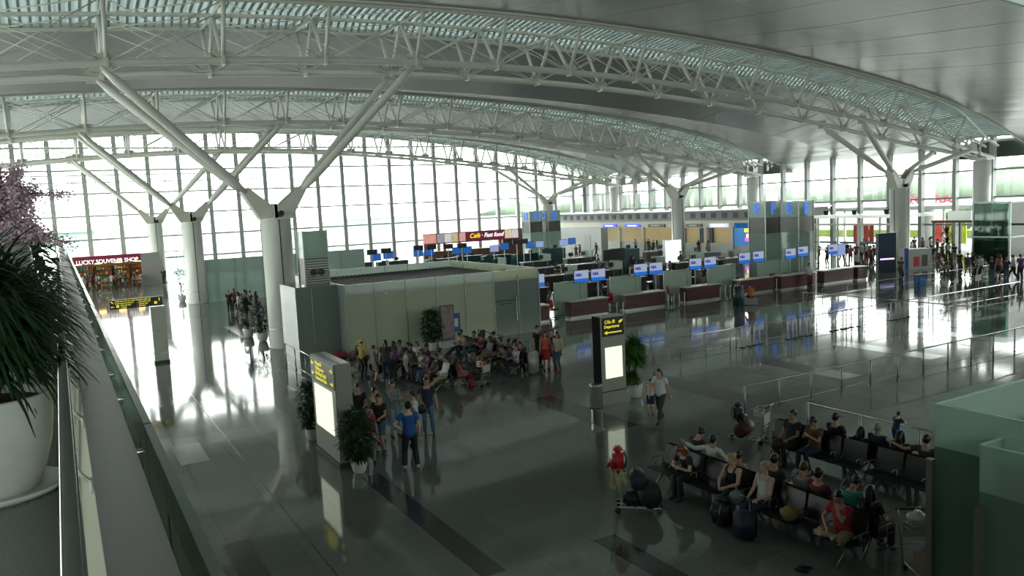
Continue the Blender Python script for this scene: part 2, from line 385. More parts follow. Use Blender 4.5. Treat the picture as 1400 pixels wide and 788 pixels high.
# ------------------------------------------------------------------ walls and windows
wall_m = mat('grey_wall_panel', (.30, .33, .31), .5)
mull = mat('window_mullion_paint', (.36, .38, .37), .45, 0, .03)
pane_m = glass('clear_window_glass', (.93, .97, .95), .05)
struct(MB().box(FX0-.3, FY0, 0, FX0, FY1, .5).box(FX0-.3, FY0, 9.5, FX0, FY1, 17).box(FX0-.3, FY0, 0, FX0, 0, 12).box(FX0-.3, 0, 0, FX0, 26, 5.6).box(FX0-.3, 0, 8.6, FX0, 26, 12).build('wall_left', wall_m))
w4 = bpy.data.objects.new('window_4', None); C.objects.link(w4); w4['kind'] = 'structure'  # unseen glazing added along the left to light the near faces
MB().box(FX0-.12, 0, .5, FX0-.1, FY1, 9.5).build('glazing', pane_m, w4)
for i in range(31): MB().box(FX0-.3, i*3.3+.5, .5, FX0, i*3.3+.7, 9.5).build('mullion', mull, w4)
struct(MB().box(FX0, FY0-.3, 0, 74, FY0, 7.2).box(FX0, FY0-.3, 9.2, 74, FY0, 18).build('wall_back', wall_m))
w3 = bpy.data.objects.new('window_3', None); C.objects.link(w3); w3['kind'] = 'structure'  # unseen glazing added behind the viewer to light surfaces turned this way
MB().box(FX0, FY0-.1, 7.2, 74, FY0-.08, 9.2).build('glazing', pane_m, w3)
for i in range(27): MB().box(FX0+i*3.3-.1, FY0-.3, 7.2, FX0+i*3.3+.1, FY0, 9.2).build('mullion', mull, w3)
struct(MB().box(72, FY0, 0, 72.3, 20, 16).build('wall_right', wall_m))
Y0 = 101.4
def window(name, horiz, lines, zs, a0, a1, top, dep):
    """horiz: wall along X (True) or along Y; lines: mullion positions; zs: transom heights"""
    o = struct(MB().build(name, mull)) if False else None
    root = bpy.data.objects.new(name, None); C.objects.link(root); root['kind'] = 'structure'
    for v in lines:
        t = top(v); b = MB()
        if horiz:
            b.box(v-.13, Y0-dep, 0, v+.13, Y0, t); b.box(v-.24, Y0-dep-.05, 0, v+.24, Y0-dep+.06, t)
        else: b.box(72-dep, v-.17, 0, 72, v+.17, t)
        b.build('mullion', mull, root)
    for z in zs:
        if horiz: MB().box(a0, Y0-.14, z-.10, a1, Y0+.02, z+.10).build('transom', mull, root)
        else: MB().box(71.86, a0, z-.09, 72.02, a1, z+.09).build('transom', mull, root)
    mb = MB()
    if horiz:
        for i in range(len(lines)-1): mb.quad((lines[i], Y0, 0), (lines[i+1], Y0, 0), (lines[i+1], Y0, top(lines[i+1])), (lines[i], Y0, top(lines[i])))
    else:
        for i in range(len(lines)-1): mb.quad((72, lines[i], 0), (72, lines[i+1], 0), (72, lines[i+1], top(lines[i+1])), (72, lines[i], top(lines[i])))
    mb.build('glazing', pane_m, root)
mod = 3.3
lx = [-.1+mod*i for i in range(-4, 22)]; lx = [x for x in lx if x < 70]+[72]
window('window_1', True, lx, [2.33, 4.9, 7.57, 10.1, 12.7, 15.2], lx[0], 72, lambda x: ztop(x)+1.0, .75)
ly = [YA-.516+mod*i for i in range(-6, 19)]
window('window_2', False, ly+[Y0], [2.85, 5.27, 7.69], ly[0], Y0, lambda y: 10.6, .55)
struct(MB().box(72, ly[0]-.4, 10.55, 72.3, Y0, 10.9).build('trim_6', fas))
# ladder girder running before the tall window
gir = MB()
for z in (11.3, 12.1): gir.tube([(-10, Y0-1.1, z), (22, Y0-1.1, z)], .07, 6)
for i in range(20): gir.tube([(-10+i*1.65, Y0-1.1, 11.3), (-10+i*1.65, Y0-1.1, 12.1)], .05, 5)
gir.build('wind_girder', mull); tag(bpy.data.objects['wind_girder'], 'slim ladder-shaped steel girder crossing the tall window wall', 'girder')

# ------------------------------------------------------------------ outside
struct(MB().box(-300, 102.2, -.4, 700, 900, -.05).build('exterior_apron', mat('outside_concrete', (.22, .23, .22), .8)))
struct(MB().box(72.6, -300, -.4, 700, 102.2, -.06).build('exterior_forecourt', mat('outside_paving', (.34, .35, .32), .8)))
hill_m = mat('hazy_green_hill', (.045, .066, .040), .9, 0, .15, .05)
def hill(x0, y0, x1, y1, hgt, seed, name='hill'):
    r = random.Random(seed); n = 60; fr = MB(); L = Vector((x1-x0, y1-y0, 0)); nn = Vector((L.y, -L.x, 0)).normalized()
    rings = []
    for i in range(n+1):
        p = Vector((x0, y0, 0))+L*(i/n); h = hgt*(.6+.25*math.sin(i*.23+seed)+.15*math.sin(i*.7+seed*2)+.06*r.random())
        rings.append([p-nn*40, p-nn*18+Vector((0, 0, h*.7)), p+Vector((0, 0, h)), p+nn*25+Vector((0, 0, h*.6)), p+nn*60])
    fr.ring_loft(rings); return struct(fr.build(name, hill_m, smooth=True))
hill(420, 420, 420, 60, 14, 1); hill(330, 560, 520, 120, 17, 4)
leaf_out = mat('sunlit_hedge', (.08, .11, .015), .9, 0, .25, 3)  # patchy yellow-green is the hedge's own leaf colour
struct(MB().box(96, 20, 0, 99, 96, .9).build('exterior_hedge', leaf_out))
def out_tree(x, y, h, label):
    t = empty('tree', (x, y, 0), 0, label, 'tree', 'small trees outside the right windows')
    MB().tube([(0, 0, 0), (.1, 0, h*.5)], [.15, .1], 6).build('trunk', mat('bark', (.16, .11, .07), .9), t)
    m = MB(); r = random.Random(int(x*7+y))
    for i in range(9): m.ell((r.uniform(-1, 1)*h*.22, r.uniform(-1, 1)*h*.22, h*.6+r.uniform(-.2, .35)*h), (h*.2, h*.2, h*.17), n=8, k=6)
    m.build('crown', mat('outdoor_leaves', (.02, .045, .012), .9, 0, .3, 3), t)
for i, y in enumerate((35, 44, 52, 61)): out_tree(88+i % 2*3, y, 3.4+.5*(i % 3), 'small green tree outside, beyond the right glass wall')
# red brand letters on a pale building far outside
def out_building(x0, y0, x1, y1, h, label, m, name='exterior_building'):
    o = MB().box(x0, y0, 0, x1, y1, h).build(name, m); MB().box(x0-.4, y0-.4, h, x1+.4, y1+.4, h+.5).build('roof_slab', alu, o); return tag(o, label, 'building')
# posts outside the entrance and pale canopy
can = empty('entrance_canopy', (76, 53, 0), 0, 'long white flat canopy outside the right entrance doors', 'canopy')
MB().box(-2.5, -18, 4.2, 6, 14, 4.6).build('roof_slab', wht, can)
for y in (-16, -10, -4, 2, 8, 13): MB().tube([(4.5, y, 0), (4.5, y, 4.2)], .15, 10).build('post', wht, can)
sgn = empty('rooftop_letter_sign', (104, 0, 0), 0, 'big red letters of a sign outside, seen through the right window wall', 'sign')
red_e = mat('red_sign_letter', (.10, .002, .008), .6, emit=(.85, .12, .2), es=.5)
def at_x(px, py, X):
    d = FW*f_px + (px-700)*RT - (py-394)*UP; t = X/d.x; return Vector((X, d.y*t, HC+d.z*t))
a = at_x(1219, 277, 104); b = at_x(1303, 272, 104)
text('lettering', 'TOSHIBA', 1.9, (0, (a.y+b.y)/2, (a.z+b.z)/2), (PI/2, 0, -PI/2), red_e, sgn, .1, .05)
bpy.context.view_layer.update()
for o in sgn.children: o.scale = (abs(a.y-b.y)/max(.1, o.dimensions.x),)*1+(1, 1)
MB().box(.2, b.y-1, 0, .6, a.y+1, 3.6).build('backing_frame', wht, sgn)
# white pillar outside with forked head, between mullions
for (px, nm) in ((1268, 'white round pillar outside the right window beside the red letters'), (1056, 'white round pillar outside the window, above the pylon lettered F')):
    p = at_x(px, 300, 80); t = empty('outdoor_pillar', (80, p.y, 0), 0, nm, 'pillar')
    MB().lathe([(.7, 0), (.7, 6.7)], n=20).build('shaft', wht, t, True); MB().tube([(0, 0, 6.7), (0, .5, 8)], .1).build('fork_arm', wht, t); MB().tube([(0, 0, 6.7), (0, -.5, 8)], .1).build('fork_arm', wht, t)
# airside: faint buildings, jet bridge beams and vans
for (px, py, w_, h_, Yd, lab) in [(100, 322, 9, 2.6, 170, 'pale green flat-roofed service building seen through the far left window'), (520, 318, 26, 1.6, 260, 'long low pale shed far out on the apron')]:
    d = FW*f_px + (px-700)*RT; t = Yd/d.y
    o = MB().box(d.x*t-w_/2, Yd, 0, d.x*t+w_/2, Yd+6, h_+2.8).build('service_building', mat('pale_green_cladding', (.35, .5, .44), .7)); tag(o, lab, 'building')
    MB().box(d.x*t-w_/2-1, Yd-1, h_+2.8, d.x*t+w_/2+2.5, Yd+7, h_+3.2).build('roof_slab', alu, o)

# ------------------------------------------------------------------ balcony under the viewer
bal_m = mat('cream_parapet_metal', (.48, .48, .38), .4, 0, .05)
bfl = mat('grey_terrazzo', (.085, .10, .095), .22, 0, .2, 60)
struct(MB().box(FX0, FY0, 4.5, .29, 60, 4.9).build('floor_balcony', bfl))
pp = empty('balcony_parapet', (0, 0, 0), 0, 'cream metal parapet ledge running along the balcony edge', 'parapet')
MB().box(.033, -2, 5.49, .205, 60, 5.55).build('coping', mat('ledge_top_metal', (.10, .103, .094), .4, .1, .05), pp)
MB().box(.07, -2, 4.9, .165, 60, 5.49).box(.165, -2, 4.9, .235, 60, 5.36).add([(-.02, -2, 4.9), (.036, -2, 5.489), (.07, -2, 5.489), (.07, -2, 4.9), (-.02, 60, 4.9), (.036, 60, 5.489), (.07, 60, 5.489), (.07, 60, 4.9)], [(0, 4, 5, 1), (1, 5, 6, 2), (3, 2, 6, 7), (0, 1, 2, 3), (7, 6, 5, 4), (0, 3, 7, 4)]).build('upstand', bal_m, pp)
for i in range(14): MB().box(.236, .9+i*1.2, 4.9, .238, .93+i*1.2, 5.35).build('panel_joint', dark, pp)
gr = empty('glass_balustrade', (0, 0, 0), 0, 'green-edged glass balustrade standing outside the balcony ledge', 'balustrade')
gg = glass('balustrade_glass', (.80, .92, .86), .08)
ge = mat('green_glass_edge', (.01, .045, .03), .15)
for i in range(16):
    y = -1+i*2.4
    MB().box(.258, y, 4.9, .282, y+2.38, 5.60).build('glass_panel', gg, gr); MB().box(.254, y, 5.60, .286, y+2.38, 5.615).build('glass_edge', ge, gr)
    if i > 1:
        for yy in (.5, 1.9): MB().tube([(.237, y+yy, 5.34), (.256, y+yy, 5.34)], .012, 8).build('clamp', chrome, gr); MB().cbox((.247, y+yy, 5.34), (.016, .03, .03), bev=.006).build('clamp_plate', chrome, gr)
hr = empty('balcony_handrail', (0, 0, 0), 0, 'round polished steel handrail along the inner side of the parapet', 'handrail')
MB().tube([(-.042, -2, 5.7), (-.042, 60, 5.7)], .024, 20).build('rail', steel, hr, True)
MB().tube([(-.02, -2, 5.62), (-.02, 60, 5.62)], .008, 8).build('lower_rod', steel, hr, True)
for i in range(22):
    y = 1.1+i*1.2
    b = MB(); b.tube([(-.042, y, 5.685), (-.035, y, 5.56), (.030, y+.02, 5.47)], .009, 8); b.cbox((.026, y+.02, 5.465), (.006, .035, .025)); b.build('bracket', wht, hr, True)

# lower-right frosted stair enclosure
fg = glass('frosted_stair_glass', (.5, .62, .56), .06, .1, .86, (.19, .30, .24))
fgc = glass('clear_stair_glass', (.78, .88, .83), .06, .03, .42, (.62, .76, .67))
ENC = empty('frosted_glass_enclosure', (0, 0, 0), 0, 'frosted green glass stair enclosure in two stepped panels at the lower right corner', 'glass enclosure')
def encl(x, y, z, far, zc, label, rail):
    t = empty('enclosure_wing', (x, y, 0)); t.parent = ENC
    MB().box(0, -far, 0, .025, 0, zc).build('frosted_panel', fg, t); MB().box(0, -far, zc, .025, 0, z).build('clear_upper_panel', fgc, t)
    MB().box(.03, -.025, 0, 5, 0, z-.9).build('frosted_panel', fg, t); 
    for i in range(2): MB().box(.03+i*2.5, -.02, z-.9, .03+i*2.5+2.48, 0, z).build('clear_upper_panel', fgc, t)
    MB().box(-.09, rail-.05, 0, -.02, rail+.03, zc-.15).build('door_pull', mat('dark_bronze_metal', (.16, .16, .14), .35, .6), t)
    MB().box(-.005, -far, z, .03, 0, z+.01).build('edge_trim', mat('pale_glass_edge', (.35, .55, .47), .2), t)
    MB().box(0.03, -.03, z, 5.0, .005, z+.01).build('edge_trim', MATS['pale_glass_edge'], t)
    return t
encl(9.0, 5.57, 3.87, 5, 3.35, 'frosted green glass stair enclosure, the farther taller corner at lower right', .02)
encl(8.6, 4.80, 3.63, 5, 3.1, 'frosted green glass stair enclosure, nearer corner at the right edge of the frame', -.02)
st = empty('escalator_steps', (10.2, 3.9, 0), 0, 'dark steps descending inside the frosted glass enclosure', 'stairs')
for i in range(8): MB().box(.3+i*.32, -1, 0, .62+i*.32, .5, 2.6+i*.14).build('step', darkgrey, st)

# ------------------------------------------------------------------ frosted glass room
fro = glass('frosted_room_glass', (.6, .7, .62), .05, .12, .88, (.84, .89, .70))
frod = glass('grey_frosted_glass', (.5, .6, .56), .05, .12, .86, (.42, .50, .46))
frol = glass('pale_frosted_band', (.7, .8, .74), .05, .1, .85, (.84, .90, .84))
post_m = mat('slim_steel_post', (.35, .37, .36), .35, .6)
rm = empty('frosted_glass_room', (10.95, 34.3, 0), 0, 'large flat-roofed room of pale frosted glass panels in the hall centre', 'glass room')
BX, BY, BZ = 10.25, 10.3, 3.3
js = [0]
for px in (513, 556, 598, 637, 676, 709):
    d = FW*f_px + (px-700)*RT - (420-394)*UP; js.append(d.x*(34.3/d.y)-10.95)
js.append(BX)
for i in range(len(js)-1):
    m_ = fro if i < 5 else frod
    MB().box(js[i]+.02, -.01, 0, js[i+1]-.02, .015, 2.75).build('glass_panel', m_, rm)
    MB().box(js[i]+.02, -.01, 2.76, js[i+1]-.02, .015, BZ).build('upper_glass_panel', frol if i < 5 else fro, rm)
for x in js: MB().box(x-.025, -.05, 0, x+.025, .03, BZ-.25).build('post', post_m, rm)
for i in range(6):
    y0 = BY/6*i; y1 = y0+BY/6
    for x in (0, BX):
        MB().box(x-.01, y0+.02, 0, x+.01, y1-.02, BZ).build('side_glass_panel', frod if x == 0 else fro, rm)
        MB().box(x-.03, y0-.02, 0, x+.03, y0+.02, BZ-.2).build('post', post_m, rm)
for i in range(7):
    x0 = BX/7*i; MB().box(x0+.02, BY, 0, x0+BX/7-.02, BY+.02, BZ).build('back_glass_panel', frol, rm)
roofm = mat('charcoal_roof_sheet', (.035, .038, .042), .6)
rf = MB().box(.1, .1, 2.75, BX-.1, BY-.05, 2.86); 
for i in range(40): rf.box(.15+i*.25, .15, 2.86, .22+i*.25, BY-.1, 2.92)
rf.build('roof_deck', roofm, rm)
for (x, y) in ((4, 1.2), (9.5, 2.5)): MB().box(x, y, 2.9, x+.3, y+.3, 3.15).build('roof_unit', alu, rm)
text('door_lettering', 'Hướng dẫn khách hàng', .13, (js[5]+.62, -.03, 1.78), FRONT, dark, rm); text('door_lettering', 'Customer Service', .10, (js[5]+.62, -.03, 1.62), FRONT, dark, rm)
MB().box(js[6]-.16, -.07, .7, js[6]-.12, -.03, 1.9).build('door_pull', steel, rm)
# annex of darker glass on its left
an = empty('glass_annex', (9.0, 35.3, 0), 0, 'dark tinted glass annex between the forked column and the frosted room', 'glass annex')
for i, (x0, x1) in enumerate(((.0, .72), (.72, 1.9))): MB().box(x0+.02, 0, 0, x1-.02, .02, 3.3).build('glass_panel', frod, an); MB().box(x1-.02, -.03, 0, x1+.02, .03, 3.1).build('post', post_m, an)
MB().box(.0, .02, 0, .02, 2.8, 3.3).build('side_glass_panel', frod, an); MB().box(-.02, -.03, 0, .02, .03, 3.1).build('post', post_m, an)

# lettered pylons
blue_e = mat('blue_letter', (.02, .15, .8), .4, emit=(.03, .20, 1.), es=.5)
pyg = glass('pylon_green_glass', (.35, .48, .42), .1, .05, .78, (.44, .56, .49))
pyd = mat('dark_display_band', (.03, .034, .033), .25, 0, .3, 40)
pylon_top = glass('pylon_top_glass', (.35, .5, .44), .1, .05, .85, (.58, .70, .62))
lou = mat('grey_louvre_band', (.13, .12, .11), .4, .3, .15, 30)
def pylon(x, y, s, ztp, letter, label, group='lettered check-in pylons', band=None):
    t = empty('check_in_pylon', (x, y, 0), 0, label, 'pylon', group)
    MB().box(0, 0, 0, s, s, ztp-2.45).build('lower_glass_casing', pyg, t); MB().box(.02, .02, ztp-2.45, s-.02, s-.02, ztp-1.25).build('display_band', band or pyd, t)
    MB().box(0, 0, ztp-1.25, s, s, ztp).build('top_glass_casing', pylon_top, t)
    for (a, b) in ((0, 0), (s, 0), (0, s), (s, s)): MB().box(a-.03, b-.03, 0, a+.03, b+.03, ztp+.03).build('corner_post', post_m, t)
    if band:
        for xx in (.55, 1.05): MB().tube([(xx*.7, -.03, ztp-1.9), (xx*.7, .02, ztp-1.9)], .16, 20).build('round_fan_grille', dark, t)
        sl = MB()
        for i in range(10): sl.box(-.03, -.03, ztp-2.4+i*.115, s+.01, .0, ztp-2.37+i*.115)
        sl.build('louvres', alu, t)
    if letter:
        text('letter', letter, 1.15, (s/2, -.03, ztp-.62), FRONT, blue_e, t, .02, .035); text('letter', letter, 1.15, (-.03, s/2, ztp-.62), LEFTF, blue_e, t, .02, .035)
    return t
pylon(46.3, 42, 1.65, 5.95, 'F', 'tall glass pylon with the blue letter F above the check-in counters')
pylon(49.95, 42, 1.75, 5.85, 'E', 'tall glass pylon with the blue letter E above the check-in counters')
pylon(49.9, 78, 1.7, 5.75, 'G', 'distant glass pylon with the blue letter G')
pylon(47.4, 78, 1.7, 5.78, 'H', 'distant glass pylon with the blue letter H, left of the letter G')
pylon(9.6, 35.6, 1.1, 5.8, None, 'glass tower with a grey louvred band standing beside the nearest forked column', 'letterless glass tower', lou)

# ------------------------------------------------------------------ left background: partition, shop
pt = empty('frosted_partition', (9.9, 66, 0), 0, 'long frosted glass partition behind the left columns', 'glass partition')
for i in range(6): MB().box(i*2.2+.03, 0, 0, i*2.2+2.17, .03, 3.4).build('glass_panel', frod, pt); MB().box(i*2.2-.03, -.05, 0, i*2.2+.03, .05, 3.4).build('post', post_m, pt)
shop = empty('souvenir_shop', (1, 91, 0), 0, 'souvenir shop with a maroon fascia sign at the far left', 'shop')
maroon = mat('maroon_sign', (.13, .012, .03), .4, emit=(.25, .02, .06), es=.25)
let_w = mat('white_lit_letter', (.9, .9, .9), .4, emit=(1, .97, 1), es=1.0)
MB().box(.1, 0, 2.62, 6.45, .25, 3.42).build('fascia_sign', maroon, shop)
text('lettering', 'LUCKY SOUVENIR SHOP', .56, (3.27, -.04, 2.8), FRONT, let_w, shop, .01, .008)
bpy.context.view_layer.update()
for o in shop.children:
    if o.name.startswith('lettering'): o.scale = (5.7/max(o.dimensions.x, .1), 1.05, 1)
MB().box(6.4, .0, 0, 8.2, .3, 3.4).build('side_wall', mat('grey_beige_wall', (.35, .33, .3), .6), shop); MB().box(6.4, -.02, 2.62, 8.2, 0, 3.3).build('side_fascia', wall_m, shop)
MB().box(-2, 4, 0, 8.2, 4.2, 2.7).build('back_wall', mat('warm_back_wall', (.35, .25, .14), .7), shop)
MB().box(-2, .2, 2.62, 8.2, 4.2, 2.7).build('shop_ceiling', cream, shop)
warm = mat('warm_shop_lamp', (1, .8, .4), .5, emit=(1, .62, .2), es=9)
for i in range(4): MB().box(.2+i*1.9, 1.6, 2.52, .9+i*1.9, 1.9, 2.6).build('ceiling_lamp', warm, shop)
gc = [mat('goods_%s' % n, c, .5, 0, .1) for n, c in (('red', (.35, .05, .04)), ('ochre', (.45, .28, .06)), ('cream', (.6, .5, .35)), ('teal', (.05, .25, .25)), ('brown', (.2, .1, .05)), ('white', (.7, .68, .6)))]
goods_g = 'boxed souvenirs on the shop shelves'
for k in range(5):
    sh = empty('display_shelf', (1-1.3+k*1.75, 94.2, 0), 0, 'wooden display shelf full of boxes inside the souvenir shop', 'shelf', 'souvenir shop shelves')
    MB().box(0, .3, 0, 1.5, .34, 2.2).build('back_panel', mat('shelf_wood', (.25, .13, .06), .5), sh)
    for a in (0, 1.47): MB().box(a, -.1, 0, a+.03, .3, 2.2).build('side_panel', MATS['shelf_wood'], sh)
    for j in range(4): MB().box(0, -.1, .3+j*.5, 1.5, .3, .33+j*.5).build('shelf_board', MATS['shelf_wood'], sh)
    for j in range(4):
        for i in range(5):
            hh = R.uniform(.16, .36); o = MB().box(1-1.3+k*1.75+.08+i*.28, 94.15, .335+j*.5, 1-1.3+k*1.75+.08+i*.28+R.uniform(.14, .24), 94.4, .335+j*.5+hh).build('souvenir_box', R.choice(gc))
            tag(o, 'small boxed souvenir on a shelf inside the far left shop', 'souvenir box', goods_g)
for i, (x, y) in enumerate(((6.3, 90.4), (3.4, 90.1), (1.6, 90.3))):
    t = empty('display_stand', (x, y, 0), 0, ['low white display table right of the souvenir shop opening', 'low wooden display table in front of the shop centre', 'low wooden display table at the left of the shop front'][i], 'display table')
    MB().box(0, 0, .75, 1., .6, .82).build('table_top', wht if i == 0 else MATS['shelf_wood'], t); MB().box(.05, .05, .4, .95, .55, .43).build('lower_shelf', wht, t)
    for a in (.03, .92):
        for b in (.03, .52): MB().box(a, b, 0, a+.05, b+.05, .75).build('leg', alu, t)
    for j in range(3): tag(MB().box(x+.08+j*.3, y+.1, .825, x+.3+j*.3, y+.5, 1.0+.08*j).build('souvenir_box', gc[(i+j) % 6]), 'small souvenir box on a display table before the shop', 'souvenir box', 'souvenirs on the front tables')
# glass doors at the far left, between columns
dr = struct(MB().box(10.0, 98.0, 0, 10.1, 98.1, 3.2).box(13.4, 98.0, 0, 13.5, 98.1, 3.2).box(10, 98, 3.1, 13.5, 98.1, 3.2).box(11.7, 98, 0, 11.76, 98.1, 3.1).build('door_1', alu))
MB().box(10.1, 98.04, 0, 13.4, 98.06, 3.1).build('glass', pane_m, dr)

# café and fast food stand
cafe = empty('cafe_stand', (41.3, 94.6, 0), 0, 'cafe and fast food stand under a long maroon sign at the far window', 'cafe')
MB().box(0, 0, 1.95, 15.5, .4, 3.35).build('fascia_sign', maroon, cafe)
pics = [((.9, .35, .3), 0, 1.7), ((.35, .35, .4), 1.85, 2.9), ((.75, .75, .75), 2.95, 3.9), ((.6, .5, .3), 3.95, 4.9), ((.8, .4, .4), 5.1, 6.0), ((.8, .65, .45), 12.1, 13.2), ((.8, .8, .75), 13.25, 14.2), ((.1, .08, .07), 14.3, 15.5)]
for i, (c, a, b) in enumerate(pics): MB().box(a, -.04, 2.1, b, 0, 3.25).build('food_photo_panel', mat('menu_photo_%d' % i, c, .4, 0, .35, 2.5, emit=c, es=.5 if i < 7 else .05), cafe)
text('lettering', 'Café', .85, (7.4, -.05, 2.72), FRONT, mat('yellow_letter', (.9, .6, .02), .4, emit=(1, .7, .02), es=.9), cafe, .01, .01, shear=.3)
text('lettering', '· Fast food', .8, (10.1, -.05, 2.72), FRONT, let_w, cafe, .01, .012, shear=.3)
for a in (0, 2.8, 11.2, 15.2): MB().box(a, .05, 0, a+.3, .35, 1.95).build('post', maroon, cafe)
MB().box(0, 0, 0, 15.5, .8, 1.0).build('counter', mat('brown_counter', (.16, .08, .05), .4), cafe); MB().box(12, .4, 0, 15.5, 1.5, 1.95).build('side_cabin', mat('dark_cabin', (.08, .06, .05), .5), cafe)

# ------------------------------------------------------------------ airline offices under the long grey roof
of = empty('airline_office_block', (66, 56, 0), 0, 'long low block of airline ticket offices under a grey roof with square vents', 'office block')
OL = 44.5
gsof = mat('grey_roof_fascia', (.20, .21, .22), .5)
MB().box(-.4, 0, 3.75, 5.2, OL, 4.85).build('roof_fascia', gsof, of); MB().box(-1.0, -.4, 4.85, 5.3, OL+.2, 5.0).build('roof_lip', alu, of)
vt = mat('dark_square_vent', (.06, .06, .07), .6)
for i in range(26): MB().box(-.44, .6+i*1.7, 4.0, -.4, 1.35+i*1.7, 4.6).build('square_vent', vt, of)
MB().box(3.2, 0, 0, 3.4, OL, 3.75).build('back_wall', mat('beige_office_wall', (.55, .47, .30), .6), of)
MB().box(-.2, 0, 2.85, 0, OL, 3.75).build('front_beam', cream, of)
blue_s = mat('blue_lit_sign', (.03, .05, .5), .4, emit=(.08, .12, 1.), es=.9); grey_s = mat('grey_sign', (.15, .15, .14), .5); wht_s = mat('white_lit_sign', (.7, .7, .8), .4, emit=(.6, .65, .9), es=.7)
bays = [(32.9, 29.6, blue_s), (28.0, 24.6, blue_s), (23.2, 19.8, grey_s), (16.2, 13.2, grey_s), (12.2, 9.0, wht_s)]
for (b, a, s_) in bays:
    sg = MB().box(-.35, a, 2.95, -.2, b-.3, 3.35).build('sign_board', s_, of)
    if s_ is not grey_s: MB().box(-.37, a+.6, 3.08, -.35, b-.9, 3.22).build('sign_stripe', let_w, sg)
    else: MB().box(-.37, a+.9, 3.08, -.35, b-.9, 3.22).build('sign_stripe', cream, sg)
for a in (34.4, 29.1, 24.1, 17.6, 12.7, 8.5): MB().box(-.3, a-.2, 0, .1, a+.2, 3.0).build('pilaster', cream, of)
MB().box(-.1, 0, 0, .6, OL, 1.05).build('office_counter', mat('white_office_counter', (.55, .58, .56), .4), of)
navy_b = mat('dark_teal_back_panel', (.015, .05, .08), .5)
for a, b in ((19.7, 22.0), (17.0, 14.8)): MB().box(2.9, min(a, b), 0, 3.1, max(a, b), 2.85).build('dark_back_panel', navy_b, of)
MB().box(3.3, 22.6, 1.2, 3.5, 23.6, 1.9).build('wall_screen', dark, of)
ol = mat('office_ceiling_lamp', (1, .9, .6), .5, emit=(1, .85, .55), es=16)
for i in range(8): MB().box(1.2, 9.5+i*3.4, 3.6, 1.6, 10.6+i*3.4, 3.68).build('ceiling_lamp', ol, of)
MB().box(-.2, 8.5, 2.8, 3.3, 34.4, 2.85).build('soffit', cream, of) if False else None
# colourful shop screens at the near end
MB().box(-.2, 5.2, .9, 0, 8.2, 3.4).build('blue_shop_screen', mat('blue_screen', (.02, .1, .3), .4, 0, .4, 3, emit=(.03, .2, .5), es=.6), of)
for (y, z, c) in ((6.3, 2.6, (1, .8, 0)), (5.6, 2.6, (.3, .2, 1)), (6.0, 2.0, (1, .9, .8)), (6.2, 1.6, (.9, .1, .5))): MB().box(-.26, y-.35, z-.2, -.2, y+.35, z+.2).build('lit_symbol', mat('lit_%d' % int(y*10), c, .4, emit=c, es=1.2), of)
# white box room at the left end
wb = empty('white_box_room', (57, 77.3, 0), 0, 'plain white box room with a narrow door beyond the check-in desks', 'room')
MB().box(0, 0, 0, 1.0, 10, 3.35).build('walls', mat('white_room_panel', (.62, .63, .62), .5), wb); MB().box(-.03, 2.2, 0, 0, 3.5, 2.4).build('door', mat('white_door', (.55, .56, .56), .4), wb)
MB().box(-.06, 6.4, 1.6, 0, 6.7, 1.9).build('red_box', mat('red_plastic', (.6, .03, .03), .4), wb)

# ------------------------------------------------------------------ entrance vestibule, right
ve = empty('entrance_vestibule', (66.5, 44.2, 0), 0, 'glass entrance vestibule with steel canopy at the right window wall', 'vestibule')
MB().box(0, 0, 3.75, 5, 11.3, 4.05).build('canopy_beam', alu, ve); MB().box(-.1, 0, 3.05, .1, 11.3, 3.25).build('door_header', white_steel, ve)
for y in (0, 2.4, 4.7, 7, 9.3, 11.2): MB().box(-.08, y-.08, 0, .08, y+.08, 3.8).build('door_post', white_steel, ve)
for i, y in enumerate((0, 2.4, 4.7, 7, 9.2)): MB().box(-.015, y+.1, 0, .015, y+1.15, 3.05).build('door_leaf', pane_m, ve); MB().box(-.03, y+.1, 1.3, .03, y+2.1, 1.5).build('blue_door_band', mat('blue_band', (.08, .16, .25), .4), ve)
for y in (3.1, 6.6, 9.9): MB().tube([(2, y, 4.05), (2, y, 4.5)], [.2, .28], 10).build('roof_lamp', dark, ve)
for (x, y, w_, h_, c, lab) in ((79.5, 56.5, 2.6, 2.6, (.5, .05, .05), 'red poster stand outside the entrance'), (83, 50, 1.6, 2.8, (.6, .06, .08), 'red and white banner outside the entrance doors'), (82, 47.5, 2, 2.6, (.5, .6, .05), 'yellow-green advertising board outside the entrance')):
    t = empty('outdoor_board', (x, y, 0), 0, lab, 'advertising board'); MB().box(0, 0, .3, .1, w_, h_).build('panel', mat('board_'+lab.split()[0], c, .5, 0, .3, 2), t); MB().box(.02, .1, 0, .08, .18, .3).build('foot', alu, t); MB().box(.02, w_-.2, 0, .08, w_-.12, .3).build('foot', alu, t)
# second portal to the right of the column
v2 = empty('glass_portal', (66, 36.6, 0), 0, 'dark steel portal frame before the doors, right of the forked column', 'portal')
for y in (0, 2.1, 4.4): MB().box(-.1, y, 0, .1, y+.12, 3.5).build('post', darkgrey, v2)
MB().box(-.15, 0, 3.3, .15, 4.6, 3.5).build('beam', darkgrey, v2); MB().box(-.05, 1.2, 3.5, .05, 3.2, 4.3).build('notice_board', alu, v2)

